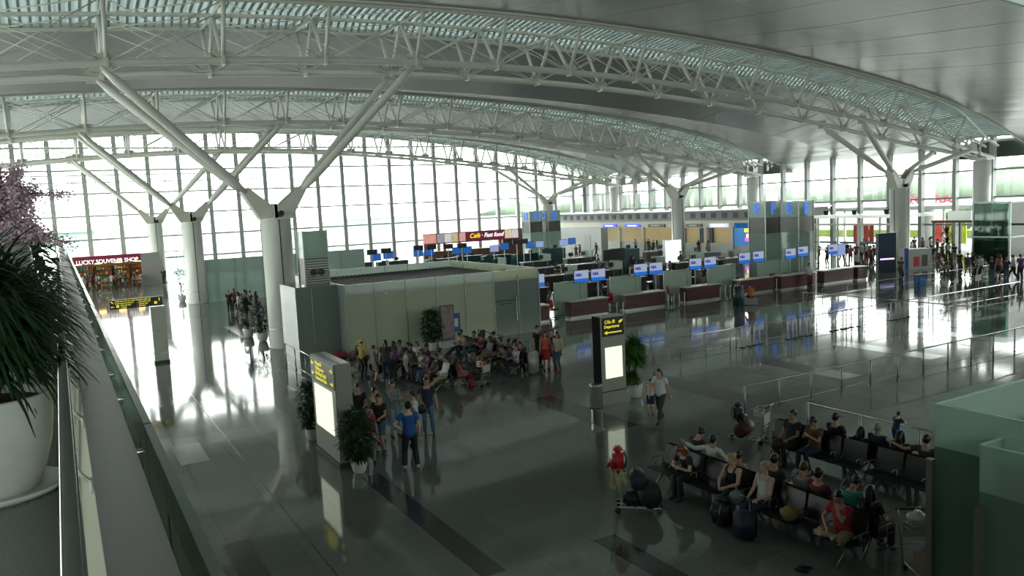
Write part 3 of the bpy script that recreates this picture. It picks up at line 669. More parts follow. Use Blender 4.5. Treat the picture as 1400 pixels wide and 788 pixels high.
# glass lift
li = empty('glass_lift', (58.7, 30.9, 0), 0, 'dark green glass lift shaft near the right edge', 'lift')
lg = glass('lift_green_glass', (.46, .62, .54), .1, .03, .10, (.15, .28, .22))
LZ = 5.05
for (x0, y0, x1, y1) in ((0, 0, .03, 2.6), (0, 2.57, 2.4, 2.6), (0, 0, 2.4, .03), (2.37, 0, 2.4, 2.6)): MB().box(x0, y0, 0, x1, y1, LZ).build('glass_wall', lg, li)
for x in (0, 2.4):
    for y in (0, 2.6): MB().box(x-.06, y-.06, 0, x+.06, y+.06, LZ+.05).build('corner_post', post_m, li)
for z in (2.55, LZ): MB().box(-.06, -.06, z, 2.46, 2.66, z+.1).build('ring_beam', post_m, li) if z > 3 else MB().box(-.08, -.08, z, 2.48, 0, z+.1).box(-.08, 0, z, 0, 2.66, z+.1).build('ring_beam', post_m, li)
MB().box(.4, .4, 0, 2.0, 2.2, 2.3).build('lift_car', mat('dark_lift_car', (.04, .09, .075), .3), li)
MB().box(.9, 1.0, 2.3, 1.6, 1.7, 4.6).build('lift_machinery', dark, li); MB().tube([(.5, 1.2, 2.3), (.5, 1.2, 4.9)], .05).build('guide_rail', steel, li); MB().tube([(1.9, 1.4, 2.3), (1.9, 1.4, 4.9)], .05).build('guide_rail', steel, li)

# ------------------------------------------------------------------ sign totems
brown = mat('brown_sign_face', (.035, .02, .025), .35)
yel = mat('yellow_sign_letter', (.8, .75, .05), .4, emit=(.85, .8, .05), es=.55)
lit = mat('lit_white_panel', (.9, .95, .85), .4, emit=(.90, 1., .74), es=.85)
tot = mat('grey_totem_metal', (.30, .30, .27), .4, .2, .04)
def arrow(t, p, ang, s, face, hw=.3, hb=.1, tk=.08):
    m = MB(); rot = Matrix.Rotation(ang, 3, 'Y')
    P = [Vector(v) for v in ((-.5, 0, -tk), (hb, 0, -tk), (hb, 0, -hw), (.5, 0, 0), (hb, 0, hw), (hb, 0, tk), (-.5, 0, tk))]
    F = Matrix.Identity(3) if face == 'F' else Matrix.Rotation(-PI/2, 3, 'Z')
    m.add([F@(rot@(v*s)) for v in P], [tuple(range(7))]); m.add([F@(rot@(v*s)+Vector((0, -.004, 0))) for v in P], [tuple(range(7))])
    o = m.build('arrow', yel, t); o.location = p; return o
# totem facing left, between two plants
k1 = empty('sign_totem', (5.75, 19.35, 0), 0, 'grey totem with yellow lettering and a lit white panel, between two potted plants', 'sign totem')
KL = 2.15
MB().cbox((.23, KL/2, 1.35), (.22, KL/2, 1.35), bev=.02).build('body', tot, k1)
MB().box(-.005, .02, 2.02, .012, KL-.02, 2.66).build('sign_face', brown, k1); MB().box(-.015, .32, .78, .012, KL-.28, 1.93).build('lit_panel', lit, k1)
MB().box(-.03, -.03, 0, .49, KL+.03, .12).build('plinth', darkgrey, k1); MB().box(.15, .02, 2.70, .2, KL-.05, 2.705).build('top_groove', dark, k1)
for i, s_ in enumerate(('Phòng chờ', 'Waiting room', 'Nhà hàng-Cà phê', 'Restaurant-Coffee')): text('lettering', s_, .135, (-.02, 1.62, 2.54-i*.135), LEFTF, yel, k1, .003, .003, 'LEFT')
arrow(k1, (-.02, 1.9, 2.5), PI, .24, 'L'); arrow(k1, (-.02, 1.9, 2.22), PI, .24, 'L'); arrow(k1, (-.02, .2, 2.5), 0, .24, 'L'); arrow(k1, (-.02, .2, 2.16), 0, .24, 'L')
# totem facing the viewer
k2 = empty('sign_totem', (14.58, 20.0, 0), 0, 'slim grey totem reading Departures with a left arrow over a lit white panel', 'sign totem')
MB().box(0, 0, 0, .96, .42, 2.86).build('body', tot, k2); MB().box(-.012, 0.0, 0, 0, .42, 2.86).build('dark_side', mat('matt_black_side', (.012, .012, .013), .9, spec=.1), k2)
MB().box(.06, -.012, 2.22, .93, 0, 2.82).build('sign_face', brown, k2); MB().box(.16, -.015, .86, .83, 0, 1.86).build('lit_panel', lit, k2); MB().box(-.02, -.02, .42, .99, 0, .45).build('groove', dark, k2)
text('lettering', 'Cửa đi', .145, (.16, -.02, 2.68), FRONT, yel, k2, .003, .003, 'LEFT'); text('lettering', 'Departures', .13, (.14, -.02, 2.53), FRONT, yel, k2, .003, .003, 'LEFT')
arrow(k2, (.48, -.02, 2.34), PI, .7, 'F', .09, .32, .028); arrow(k2, (.80, -.02, 2.66), -.7, .17, 'F')
pl = MB(); pl.add([(.72, -.02, 2.64), (.88, -.02, 2.70), (.90, -.02, 2.73), (.72, -.02, 2.68)], [(0, 1, 2, 3)]); pl.build('plane_symbol', yel, k2)
# low sign on a white pillar at left
k3 = empty('direction_sign', (3.4, 39.5, 0), 0, 'long brown sign with yellow lettering on a white tiled pillar', 'direction sign')
pm = mat('white_stone_tile', (.55, .55, .48), .3, 0, .05)
MB().box(0, 0, 0, .62, .5, 2.66).build('pillar', pm, k3); MB().box(-.02, -.02, .45, .64, .52, .5).build('pillar_band', alu, k3); MB().box(-.02, -.02, 0, .64, .52, .12).build('plinth', darkgrey, k3); MB().box(-.005, -.005, 1.55, .625, .505, 1.57).build('joint', alu, k3)
bd = MB().box(-1.65, .1, 2.69, .55, .25, 3.11).build('sign_board', brown, k3)
def bt(s_, x, z, sz=.1): text('lettering', s_, sz, (x, .09, z), FRONT, yel, bd, .003, .002, 'LEFT')
bt('Quầy làm thủ tục quốc tế', -1.42, 3.04, .088); bt('International check-in', -1.42, 2.945, .088); bt('Nhà vệ sinh', -1.2, 2.85, .088); bt('Toilets', -1.2, 2.76, .088)
bt('Sảnh quốc nội', -.45, 3.04, .088); bt('Domestic hall', -.45, 2.95, .088); bt('Thang máy', -.45, 2.86, .088); bt('Elevator', -.45, 2.77, .088)
for (x, z, a_) in ((-1.53, 3.0, PI*1.25), (-1.53, 2.8, PI), (.42, 2.98, -PI/2)):
    o = arrow(bd, (x, .092, z), a_, .16, 'F')
MB().box(.2, .092, 2.78, .32, .1, 2.9).build('lift_symbol', yel, bd); MB().box(-1.38, .092, 2.76, -1.26, .1, 2.88).build('toilet_symbol', yel, bd)
MB().box(-.52, .092, 2.69, -.505, .1, 3.11).build('divider', alu, bd)
# litter bin
b_ = empty('litter_bin', (14.32, 20.0, 0), 0, 'round stainless steel litter bin beside the Departures totem', 'bin')
MB().lathe([(.19, 0), (.2, .02), (.2, .7), (.205, .71), (.205, .75), (.15, .76)], n=28).build('body', mat('bin_steel', (.45, .43, .38), .3, .7, .04), b_, True); MB().lathe([(.14, .755), (.14, .765)], n=24).build('ash_tray', dark, b_); MB().lathe([(.208, 0), (.208, .03)], n=28).build('foot_ring', dark, b_)

# ------------------------------------------------------------------ railings and queue posts
def rail(name, p0, p1, h, n, label, low=.15, posts=True, pr=.028):
    p0 = Vector(p0); p1 = Vector(p1); t = empty('metal_railing', p0, 0, label, 'railing')
    d = p1-p0
    MB().tube([(0, 0, h), tuple(d+Vector((0, 0, h)))], .024, 8).build('top_rail', steel, t, True)
    MB().tube([(0, 0, low), tuple(d+Vector((0, 0, low)))], .013, 6).build('bottom_rail', steel, t, True)
    for i in range(n):
        q = d*(i/max(1, n-1)); MB().tube([tuple(q), tuple(q+Vector((0, 0, h)))], pr, 8).lathe([(.06, 0), (.06, .012)], q, 12).build('post', mat('rail_post_metal', (.25, .27, .26), .35, .6), t, True)
rail('a', (17.14, 16.42, 0), (35.9, 16.35, 0), .87, 14, 'steel railing crossing the right foreground floor in front of the seats')
rail('b', (17.4, 24.15, 0), (24.4, 24.15, 0), .85, 6, 'steel railing behind the potted plant and Departures totem', pr=.02)
rail('c', (24.75, 24.15, 0), (47, 24.15, 0), .85, 14, 'long steel railing carrying the groups of queue posts', pr=.018)
rail('d', (16.7, 13.8, 0), (16.7, 6, 0), .97, 6, 'steel railing beside the farther foreground bench row')
rail('e', (8.25, 34.8, 0), (8.25, 28.3, 0), .95, 5, 'steel railing leading to the forked column beside the frosted room')
rail('f', (16.2, 31.6, 0), (16.2, 27.0, 0), .95, 5, 'steel railing beside the seats in front of the frosted room')
rail('h', (38, 30.3, 0), (58, 30.3, 0), .9, 10, 'distant steel railing on the bright floor before the glass lift', pr=.02)
rail('i', (36, 20.5, 0), (36, 30, 0), .9, 6, 'steel railing at right joining the two queue lines', pr=.02)
qp_m = mat('white_queue_post', (.72, .73, .70), .35)
qn = 0
def qpost(x, y, label, group):
    global QP
    if QP is None:
        QP = empty('queue_post', (0, 0, 0)); MB().tube([(0, 0, .02), (0, 0, .86)], .026, 10).build('pole', qp_m, QP, True); MB().lathe([(.14, 0), (.14, .02), (.03, .04)], n=18).build('base', darkgrey, QP); MB().lathe([(.035, .86), (.035, .93)], n=12).build('belt_head', steel, QP)
        QP.location = (x, y, 0); tag(QP, label, 'queue post', group); return QP
    return dup(QP, (x, y, 0), R.uniform(0, 3), label, group)
QP = None
for gi, (x0, x1, n, lab) in enumerate(((24.9, 26.05, 4, 'silver queue post in the leftmost cluster on the long railing'), (27.7, 29.3, 6, 'silver queue post in the second cluster on the long railing'), (30.7, 32.6, 6, 'silver queue post in the third cluster on the long railing'), (35.1, 36.5, 5, 'silver queue post in the farthest cluster on the long railing'))):
    for i in range(n): qpost(x0+(x1-x0)*i/(n-1), 24.0+R.uniform(-.08, .08), lab, 'queue posts cluster %d' % (gi+1))
for gi, (px, py, n, lab) in enumerate(((844, 436, 2, 'queue post before the second maroon counter'), (914, 424, 4, 'queue post before the third maroon counter'), (985, 412, 4, 'queue post before the fourth maroon counter'), (752, 446, 1, 'queue post with a red round sign by the first counter'), (1062, 399, 1, 'queue post near the seated traveller with a suitcase'), (1112, 392, 1, 'queue post by the fifth maroon counter'))):
    p = G(px, py)
    for i in range(n): q = qpost(p.x+i*.42, p.y, lab, 'queue posts before the counters %d' % (gi+1))
    if gi == 3: MB().tube([(0, -.03, 1.0), (0, 0, 1.0)], .1, 16).build('red_round_sign', mat('red_plastic', (.6, .03, .03), .4), q)

# ------------------------------------------------------------------ check-in counters
wood = mat('maroon_counter_wood', (.085, .022, .022), .35, 0, .15, 8)
top_m = mat('pale_counter_top', (.62, .58, .54), .3)
def counter(x0, x1, y, label):
    t = empty('check_in_counter', (x0, y, 0), 0, label, 'counter'); L = x1-x0
    MB().box(0, 0, .12, L, .6, .92).build('body', wood, t); s = MB()
    for i in range(4): s.box(0, -.03, .16+i*.19, L, 0, .30+i*.19)
    s.build('front_slats', wood, t); MB().box(-.03, -.08, .95, L+.03, .7, 1.0).build('counter_top', top_m, t); MB().box(0, .03, 0, L, .6, .12).build('plinth', alu, t)
cl = ['first', 'second', 'third', 'fourth', 'fifth', 'sixth', 'seventh']
for i, (a, b) in enumerate(((21.7, 23.15), (24.6, 27.2), (28.5, 31.5), (33.2, 36.1), (38.0, 41.1), (41.6, 44.9), (45.9, 49.0))):
    counter(a, b, 36.45+(.25 if i == 4 else 0), 'maroon slatted check-in counter with a pale top, %s from the frosted room' % cl[i])
counter(49.3, 50.3, 36.3, 'short maroon slatted counter ending the check-in row on the right')
pn = glass('counter_screen_glass', (.5, .62, .55), .08, .08, .74, (.66, .76, .68))
for i, (a, b) in enumerate(((24.85, 26.7), (28.95, 30.9), (33.2, 35.15), (36.95, 39.2), (41.65, 43.8))):
    t = empty('glass_screen', (a, 38.5, 0), 0, 'frosted glass screen standing behind the maroon counters, %s in the row' % cl[i], 'glass screen')
    MB().box(0, 0, 0, b-a, .03, 1.9).build('front_pane', pn, t); MB().box(b-a+.15, .6, 0, b-a+.95, .63, 1.85).build('rear_pane', pn, t)
    for xx in (0, b-a): MB().box(xx-.02, -.02, 0, xx+.02, .05, 1.92).build('post', post_m, t)
# NIA screens
scr = mat('screen_white_blue', (.5, .55, .75), .3, emit=(.50, .56, .80), es=.42); sblue = mat('screen_blue_band', (.01, .15, .6), .3, emit=(.01, .18, .8), es=.5); navy_t = mat('screen_navy_text', (.01, .01, .25), .4, emit=(.03, .03, .35), es=.5)
for i, (px, py, wpx) in enumerate([(734, 384, 22), (795, 378, 21), (818, 376, 21), (876, 369, 20), (897, 367, 19), (951, 361, 19), (971, 359, 17), (1018, 353, 18), (1037, 351, 17), (1081, 347, 16), (1098, 344, 16), (1139, 341, 15)]):
    d = FW*f_px + (px-700)*RT - (py-394)*UP; tt = 37.6/d.y; x = d.x*tt; z = HC+d.z*tt
    t = empty('information_screen', (x, 37.6, 0), 0, 'blue and white NIA screen on a thin post above the counters, number %d of twelve from the left' % (i+1), 'information screen', 'airport screens over the counters')
    t['label'] = 'blue and white NIA screen over the counters, ' + ('leftmost, just right of the frosted room' if i == 0 else 'rightmost of the row' if i == 11 else cl[(i+1)//2-1 if i < 11 else 5]+' pair, '+('left' if i % 2 else 'right')+' screen')
    w_ = .50
    MB().cbox((0, .04, z), (w_+.03, .03, .37)).build('housing', dark, t); MB().box(-w_, 0, z-.13, w_, .01, z+.34).build('display', scr, t); MB().box(-w_, 0, z-.34, w_, .008, z-.13).build('blue_display_band', sblue, t)
    text('lettering', 'NIA', .25, (-.2, -.01, z+.08), FRONT, navy_t, t, .003, .012); MB().box(-.04, .05, 0, .04, .1, z-.2).build('post', post_m, t)
# red counter chairs
red_f = mat('red_upholstery', (.30, .02, .025), .6)
def chair_red(p, rz, label):
    t = empty('red_chair', p, rz, label, 'chair', None)
    MB().cbox((0, 0, .52), (.23, .22, .04), bev=.03).build('seat', red_f, t, True); MB().cbox((0, .23, .82), (.21, .035, .25), Matrix.Rotation(-.15, 3, 'X'), .03).build('backrest', red_f, t, True)
    MB().tube([(0, 0, .05), (0, 0, .5)], .03).build('post', steel, t); b = MB()
    for i in range(5): b.tube([(0, 0, .07), (.26*math.cos(i*1.257), .26*math.sin(i*1.257), .04)], .018, 6)
    b.build('base', dark, t)
for i, (px, py) in enumerate(((769, 430), (848, 420), (913, 407), (986, 393), (1050, 389))): 
    p = G(px, py-4, .5); chair_red((p.x, 37.35, 0), [.3, -.4, .6, .1, -.3][i], 'red upholstered chair behind the counters, %s from the left' % cl[i])

# light box and island clutter
lb = empty('light_box', (48.6, 56, 0), 0, 'bright white light box standing among the check-in desks', 'light box')
p = None
MB().box(0, 0, .6, 1.9, .3, 2.6).build('lit_panel', mat('bright_panel', (1, 1, 1), .4, emit=(.95, 1, .95), es=1.3), lb); MB().box(-.05, .02, .55, 1.95, .35, 2.66).build('frame', alu, lb); MB().box(.2, .1, 0, .3, .2, .6).build('leg', alu, lb); MB().box(1.6, .1, 0, 1.7, .2, .6).build('leg', alu, lb)
def at_z(px, py, z): return G(px, py, z)
teal = mat('dark_teal_desk', (.008, .06, .07), .45); bscreen = mat('airline_blue_screen', (.01, .08, .35), .3, emit=(.01, .14, .55), es=.5); lscreen = mat('pale_blue_screen', (.3, .4, .7), .3, emit=(.35, .45, .8), es=.5)
def mon(px, py, z, m, lab, grp, w_=.47, h_=.32, rz=0.):
    p = at_z(px, py, z); t = empty('airline_screen', (p.x, p.y, 0), rz, lab, 'screen', grp)
    MB().cbox((0, .04, z), (w_+.04, .04, h_+.04)).build('housing', dark, t); MB().cbox((0, -.008, z), (w_, .008, h_)).build('display', m, t); MB().box(-.04, .05, 0, .04, .12, z-h_).build('post', post_m, t)
    return t
grpm = 'airline screens over the far desks'
for (px, py) in ((471, 354), (514, 352), (531, 349), (572, 346), (587, 345), (625, 343), (639, 342), (690, 337), (725, 335), (782, 330)): mon(px, py, 2.3, bscreen, 'small blue airline screen above the far check-in desks beyond the frosted room', grpm)
for (px, py) in ((676, 340), (738, 334), (770, 332)): mon(px, py, 2.3, lscreen, 'small pale screen above the far check-in desks', 'pale screens over the far desks')
for (px, py) in ((470, 347), (485, 346), (509, 345), (528, 343), (572, 339), (590, 338), (613, 337), (632, 336), (707, 331), (716, 330)): mon(px, py, 2.9, dark, 'dark flight board raised above the far check-in screens', 'dark boards over the far desks', .46, .2)
def desk(px, py, w_, h_, dpt, m, topm, lab, z=0., rz=0., cat='desk', name='check_in_desk', grp=None):
    p = G(px, py, h_); t = empty(name, (p.x, p.y, 0), rz, lab, cat, grp)
    MB().box(-w_/2, 0, 0, w_/2, dpt, h_-.05).build('body', m, t); MB().box(-w_/2-.04, -.05, h_-.05, w_/2+.04, dpt+.05, h_).build('top', topm, t)
    MB().cbox((w_*.15, dpt*.5, h_+.2), (.22, .02, .16)).build('monitor', dark, t); MB().box(w_*.15-.02, dpt*.5, h_, w_*.15+.02, dpt*.5+.03, h_+.1).build('monitor_stand', dark, t)
    MB().box(-w_*.35, dpt*.3, h_, -w_*.15, dpt*.6, h_+.12).build('label_printer', darkgrey, t)
    return t
G1 = 'dark teal desks of the far airline row'
for (px, py) in ((488, 360), (538, 357), (604, 354), (642, 350), (680, 349), (722, 347)): desk(px, py, 3.4, 1.25, .7, teal, darkgrey, 'dark teal airline desk in the far row behind the frosted room', grp=G1)
dk = mat('charcoal_desk', (.03, .03, .032), .45); pt_ = mat('pale_desk_top', (.5, .5, .48), .35)
G2 = 'charcoal check-in desks behind the glass screens'; r2 = random.Random(5)
for row, (y, n, x0, dx) in enumerate(((43.5, 5, 24.5, 4.2), (50, 6, 27, 4.4), (57, 7, 30, 4.6), (64, 6, 33, 5))):
    for i in range(n):
        x = x0+i*dx
        if (45.5 < x+1.5 and row == 0) or x > 55.5: continue
        t = empty('check_in_desk', (x, y, 0), 0, 'charcoal check-in desk with a pale top and monitors, in the rows behind the glass screens', 'desk', G2)
        L = 3.0; MB().box(0, 0, 0, L, .7, 1.05).build('body', dk, t); MB().box(-.05, -.1, 1.05, L+.05, .8, 1.1).build('top', pt_ if i % 2 else alu, t)
        for a in (.7, 2.2): MB().cbox((a, .4, 1.45), (.26, .03, .18)).build('monitor', dark, t); MB().box(a-.03, .4, 1.1, a+.03, .45, 1.3).build('monitor_stand', dark, t)
        MB().box(.1, 1.3, 0, L-.1, 2.0, .45).build('baggage_scale', steel, t)
        if row in (1, 3): MB().box(L+.2, .2, 0, L+.26, 1.9, 1.7).build('side_screen', pn, t)
desk(858, 341, 2.6, 2.3, .8, teal, teal, 'tall dark teal counter block in the middle check-in area', name='teal_counter')
desk(757, 340, 3, 1.7, .8, teal, teal, 'dark teal airline counter below the pylon lettered G', name='teal_counter')
desk(1000, 353, 3, 1.3, .8, darkgrey, pt_, 'dark service desk in front of the airline offices, beside pylon F', name='service_desk')
for (px, py, lab) in ((835, 349, 'black monitor on a tall stand left of the white light box'), (845, 347, 'black monitor on a tall stand before the airline offices'), (1147, 342, 'angled violet screen beyond the pylon lettered E')): mon(px, py, 2.1, dark if px < 1100 else lscreen, lab, None, .7, .4)
# right side: blue display stand, white promotion counter
p = G(1213, 373); bs = empty('display_stand', (p.x, p.y, 0), -.35, 'tall dark blue display stand left of the forked column', 'display stand')
MB().box(-.75, 0, 0, .75, .35, 3.05).build('body', mat('dark_blue_panel', (.003, .015, .045), .45, 0, .3, 2), bs); MB().box(-.6, -.02, 1.0, .6, 0, 1.12).build('lit_strip', mat('violet_strip', (.6, .5, 1), .3, emit=(.6, .5, 1), es=1.5), bs); MB().box(-.7, -.015, 1.6, .7, 0, 2.9).build('poster', mat('blue_poster', (.004, .03, .09), .45, 0, .4, 3), bs); MB().box(.76, .05, 0, .8, .3, 3.1).build('edge_strip', alu, bs)
p = G(1256, 368); wc = empty('promotion_counter', (p.x, p.y, 0), -.3, 'white promotion counter with red and blue panels right of the forked column', 'counter')
MB().box(-1.2, 0, 0, 1.2, .8, 1.6).build('body', mat('white_counter_panel', (.42, .45, .44), .4), wc); MB().box(-1.26, -.02, 0, -.95, .1, 1.7).build('blue_panel', mat('blue_panel', (.01, .06, .3), .4), wc); MB().box(-.45, -.02, .2, .05, 0, 1.0).build('red_panel', MATS['red_plastic'], wc); MB().box(.3, -.02, .2, .8, 0, 1.1).build('dark_panel', darkgrey, wc)
p = G(1262, 392); o = MB().box(p.x-.35, p.y, .0, p.x+.35, p.y+.4, .75).build('blue_bin', mat('bright_blue_plastic', (.01, .12, .4), .4)); tag(o, 'bright blue box standing on the shiny floor before the promotion counter', 'box'); MB().box(p.x-.38, p.y-.03, .75, p.x+.38, p.y+.43, .8).build('lid', darkgrey, o)
p = G(1337, 405); t = empty('notice_stand', (p.x, p.y, 0), 0, 'small white notice on a thin stand by the far railing', 'notice stand'); MB().tube([(0, 0, 0), (0, 0, .9)], .02).build('pole', steel, t); MB().box(-.3, -.02, .9, .3, 0, 1.25).build('notice_board', wht, t); MB().lathe([(.15, 0), (.15, .02)], n=16).build('base', darkgrey, t)
# poster on a stand and blue poster before the frosted room
p = G(607, 477); t = empty('poster_stand', (p.x+.35, p.y+.2, 0), 0, 'tall colourful poster stand beside the plant in front of the frosted room', 'poster stand'); MB().box(-.36, 0, .35, .36, .06, 2.0).build('frame', darkgrey, t); MB().box(-.32, -.01, .4, .32, 0, 1.95).build('poster', mat('pink_grey_poster', (.30, .22, .22), .4, 0, .45, 4), t); MB().box(-.4, -.15, 0, .4, .25, .3).build('base', wht, t)
p = Vector((js[4]+10.95-.9, 34.2, 0)); o = MB().box(p.x, 34.2, 0.55, p.x+.5, 34.24, 1.45).build('blue_poster', mat('blue_paper', (.02, .14, .32), .5)); tag(o, 'blue and white notice hung on the frosted glass room', 'notice'); MB().box(p.x+.13, 34.19, .8, p.x+.38, 34.2, 1.2).build('white_print', wht, o)
# ------------------------------------------------------------------ plants
leafd = mat('dark_green_leaf', (.014, .040, .012), .6, 0, .3, 5, spec=.25); leafm = mat('mid_green_leaf', (.05, .13, .025), .6, 0, .3, 5, spec=.25); trunkm = mat('plant_trunk', (.10, .065, .035), .8); potm = mat('white_ceramic_pot', (.60, .62, .60), .25); soilm = mat('dark_soil', (.03, .02, .012), .9)
def blade(mb, b, d, L, w, droop, seg=4):
    b = Vector(b); d = Vector(d).normalized(); side = d.cross(Vector((0, 0, 1)))
    side = side.normalized() if side.length > .05 else Vector((1, 0, 0)); P = []; p = b.copy(); dd = d.copy()
    for i in range(seg+1):
        t = i/seg; ww = w*math.sin(PI*min(.97, t*.85+.15))**.8; P.append((p-side*ww/2, p+side*ww/2)); p = p+dd*(L/seg); dd = (dd+Vector((0, 0, -droop/seg))).normalized()
    vs = [q for a in P for q in a]; mb.add(vs, [(2*i, 2*i+1, 2*i+3, 2*i+2) for i in range(seg)])
def rdir(r, up0, up1):
    a = r.uniform(0, 2*PI); e = r.uniform(up0, up1); return Vector((math.cos(a)*math.cos(e), math.sin(a)*math.cos(e), math.sin(e)))
def plant(x, y, z, pr_, ph, kind, H, rad, label, n=260, pot=True, name='potted_plant', lm=None):
    r = random.Random(int(x*31+y*17)); t = empty(name, (x, y, z), 0, label, 'plant')
    MB().lathe([(pr_*.60, 0), (pr_*.66, .012), (pr_*.80, ph*.22), (pr_*.93, ph*.5), (pr_*.99, ph*.8), (pr_, ph*.97), (pr_, ph), (pr_*.9, ph), (pr_*.88, ph-.05), (.01, ph-.05)], n=28).build('pot', potm, t, True)
    MB().lathe([(pr_*.87, ph-.045), (.01, ph-.02)], n=16).build('soil', soilm, t)
    f = MB(); tr = MB()
    if kind == 'broad':
        for k in range(5):
            a = k*1.3; tr.tube([(0, 0, ph-.05), (.05*math.cos(a), .05*math.sin(a), ph+H*.4), (rad*.4*math.cos(a), rad*.4*math.sin(a), ph+H*.8)], [.018, .014, .006], 6)
        for i in range(n):
            h = r.uniform(.02, 1); a = r.uniform(0, 2*PI); q = rad*(.25+.75*math.sin(PI*min(1, h*.8+.12)))*math.sqrt(r.random())
            c = Vector((q*math.cos(a), q*math.sin(a), ph+.02+H*h)); d = Vector((math.cos(a), math.sin(a), r.uniform(-.5, .5)))
            blade(f, c, d+rdir(r, -.4, .4)*.6, r.uniform(.14, .26), r.uniform(.05, .08), .9, 3)
    elif kind == 'tuft':
        tr.tube([(0, 0, ph-.05), (.02, 0, ph+H*.3), (0, .02, ph+H*.62)], [.05, .045, .035], 8); tr.tube([(0, 0, ph), (-.1, .04, ph+H*.25)], [.03, .02], 6)
        for (cx, cy_, cz, L, m_) in ((0, .02, ph+H*.80, rad*.95, n*.42), (0, 0, ph+H*.55, rad*1.1, n*.34), (-.12, .04, ph+H*.16, rad*.75, n*.24)):
            for i in range(int(m_)): d = rdir(r, -.2, 1.35); blade(f, Vector((cx, cy_, cz))+rdir(r, 0, 1)*.06-Vector((0, 0, .1)), d, L*r.uniform(.7, 1.1), .05, 1.5, 5)
    elif kind == 'grass':
        for k in range(4): tr.tube([(.05*math.cos(k*1.6), .05*math.sin(k*1.6), ph-.05), (.1*math.cos(k*1.6), .1*math.sin(k*1.6), ph+H*.45)], [.022, .016], 6)
        for i in range(n):
            k = r.randrange(4); c = Vector((.1*math.cos(k*1.6), .1*math.sin(k*1.6), ph+H*r.uniform(.1, .62))); blade(f, c, rdir(r, .1, 1.35), rad*r.uniform(.75, 1.25), .026, 1.9, 5)
    tr.build('stem', trunkm, t, True); f.build('foliage', lm or leafd, t)
    return t
p = G(484, 648); plant(p.x+.15, p.y, 0, .21, .36, 'broad', 1.25, .42, 'leafy plant in a white pot in front of the lit totem', 850)
p = G(434, 604); plant(p.x-.05, p.y+.3, 0, .2, .34, 'broad', 1.35, .36, 'leafy plant in a white pot behind the lit totem', 650)
p = G(869, 543); plant(p.x, p.y, 0, .25, .46, 'tuft', 1.6, .56, 'dracaena with long drooping leaves in a white pot beside the Departures totem', 1300, lm=leafm)
p = G(586, 478); plant(p.x, p.y-.45, 0, .22, .4, 'broad', 1.5, .5, 'tall bushy plant standing against the frosted room', 1100)
plant(8.9, 42.3, 0, .3, .5, 'broad', 1.5, .62, 'bushy plant at the foot of the nearest forked column', 700); plant(8.6, 44.4, 0, .3, .5, 'tuft', 1.9, .6, 'palm-like plant behind the nearest forked column', 260)
plant(8.35, 68.8, 0, .35, .5, 'broad', 2.2, .8, 'dark leafy plant left of the second forked column', 700)
p = G(1291, 392); plant(p.x, p.y, 0, .28, .4, 'broad', 2.0, .85, 'leafy plant standing on the bright floor near the promotion counter', 700)
p = G(1313, 385); plant(p.x+5, p.y+4, 0, .4, .6, 'tuft', 3.1, .9, 'tall palm-like plant left of the glass lift', 220)
plant(63, 51.6, 0, .4, .5, 'tuft', 3.3, .9, 'tall plant by the entrance doors beyond pylon E', 220)
# balcony plants
bp_ = plant(-.46, 5.68, 4.9, .345, .60, 'grass', 1.0, .62, 'long-leaved plant in a big white pot on the balcony beside the handrail', 1300)
MB().lathe([(.01, 0), (.36, 0), (.385, .035), (.37, .04), (.345, .015), (.01, .012)], n=32).build('saucer', potm, bp_, True)
plant(-.45, 7.15, 4.9, .3, .55, 'grass', .80, .60, 'second long-leaved plant farther along the balcony', 900)
plant(-.42, 8.5, 4.9, .3, .55, 'grass', .75, .6, 'third long-leaved plant farther along the balcony, half hidden', 700)
plant(-.42, 12.0, 4.9, .3, .6, 'broad', 1.0, .45, 'dark bushy plant just beyond the blossom tree', 420)
plant(-.40, 13.4, 4.9, .3, .6, 'broad', 1.0, .42, 'farthest dark bushy plant along the balcony', 360)
bt_ = empty('blossom_tree', (-.50, 10.2, 4.9), 0, 'pink blossom tree in a tall pale planter on the balcony', 'tree')
MB().lathe([(.16, 0), (.2, .5), (.25, 1.1), (.24, 1.38), (.18, 1.5), (.02, 1.5)], n=28).build('planter', mat('pale_grey_planter', (.30, .33, .33), .4), bt_, True)
br_ = MB(); bl = MB(); r = random.Random(11); pk = mat('pink_blossom', (.72, .46, .54), .7, 0, .35, 12)
br_.tube([(0, 0, 1.4), (.03, .02, 1.9), (0, 0, 2.3)], [.05, .04, .03], 8)
for k in range(56):
    a = r.uniform(0, 2*PI); z0 = r.uniform(1.45, 1.95); L = r.uniform(.35, .70); e = r.uniform(-.3, 1.25)
    P0 = Vector((0, 0, z0)); P1 = P0+Vector((math.cos(a)*math.cos(e), math.sin(a)*math.cos(e), math.sin(e)))*L; Pm = (P0+P1)/2+Vector((0, 0, .06))
    br_.tube([P0, Pm, P1], [.012, .009, .004], 5)
    for j in range(430):
        t_ = r.uniform(.15, 1.05); c = P0+(P1-P0)*t_+Vector((0, 0, .1*t_*(1-t_)))+rdir(r, -1.5, 1.5)*r.uniform(0, .11); s = r.uniform(.011, .021)
        u = rdir(r, -1.5, 1.5); v = u.orthogonal().normalized(); u2 = u.cross(v)
        bl.add([c-v*s, c+u2*s*.8, c+v*s, c-u2*s*.8], [(0, 1, 2, 3)])
br_.build('branches', trunkm, bt_); o = bl.build('blossoms', pk, bt_)

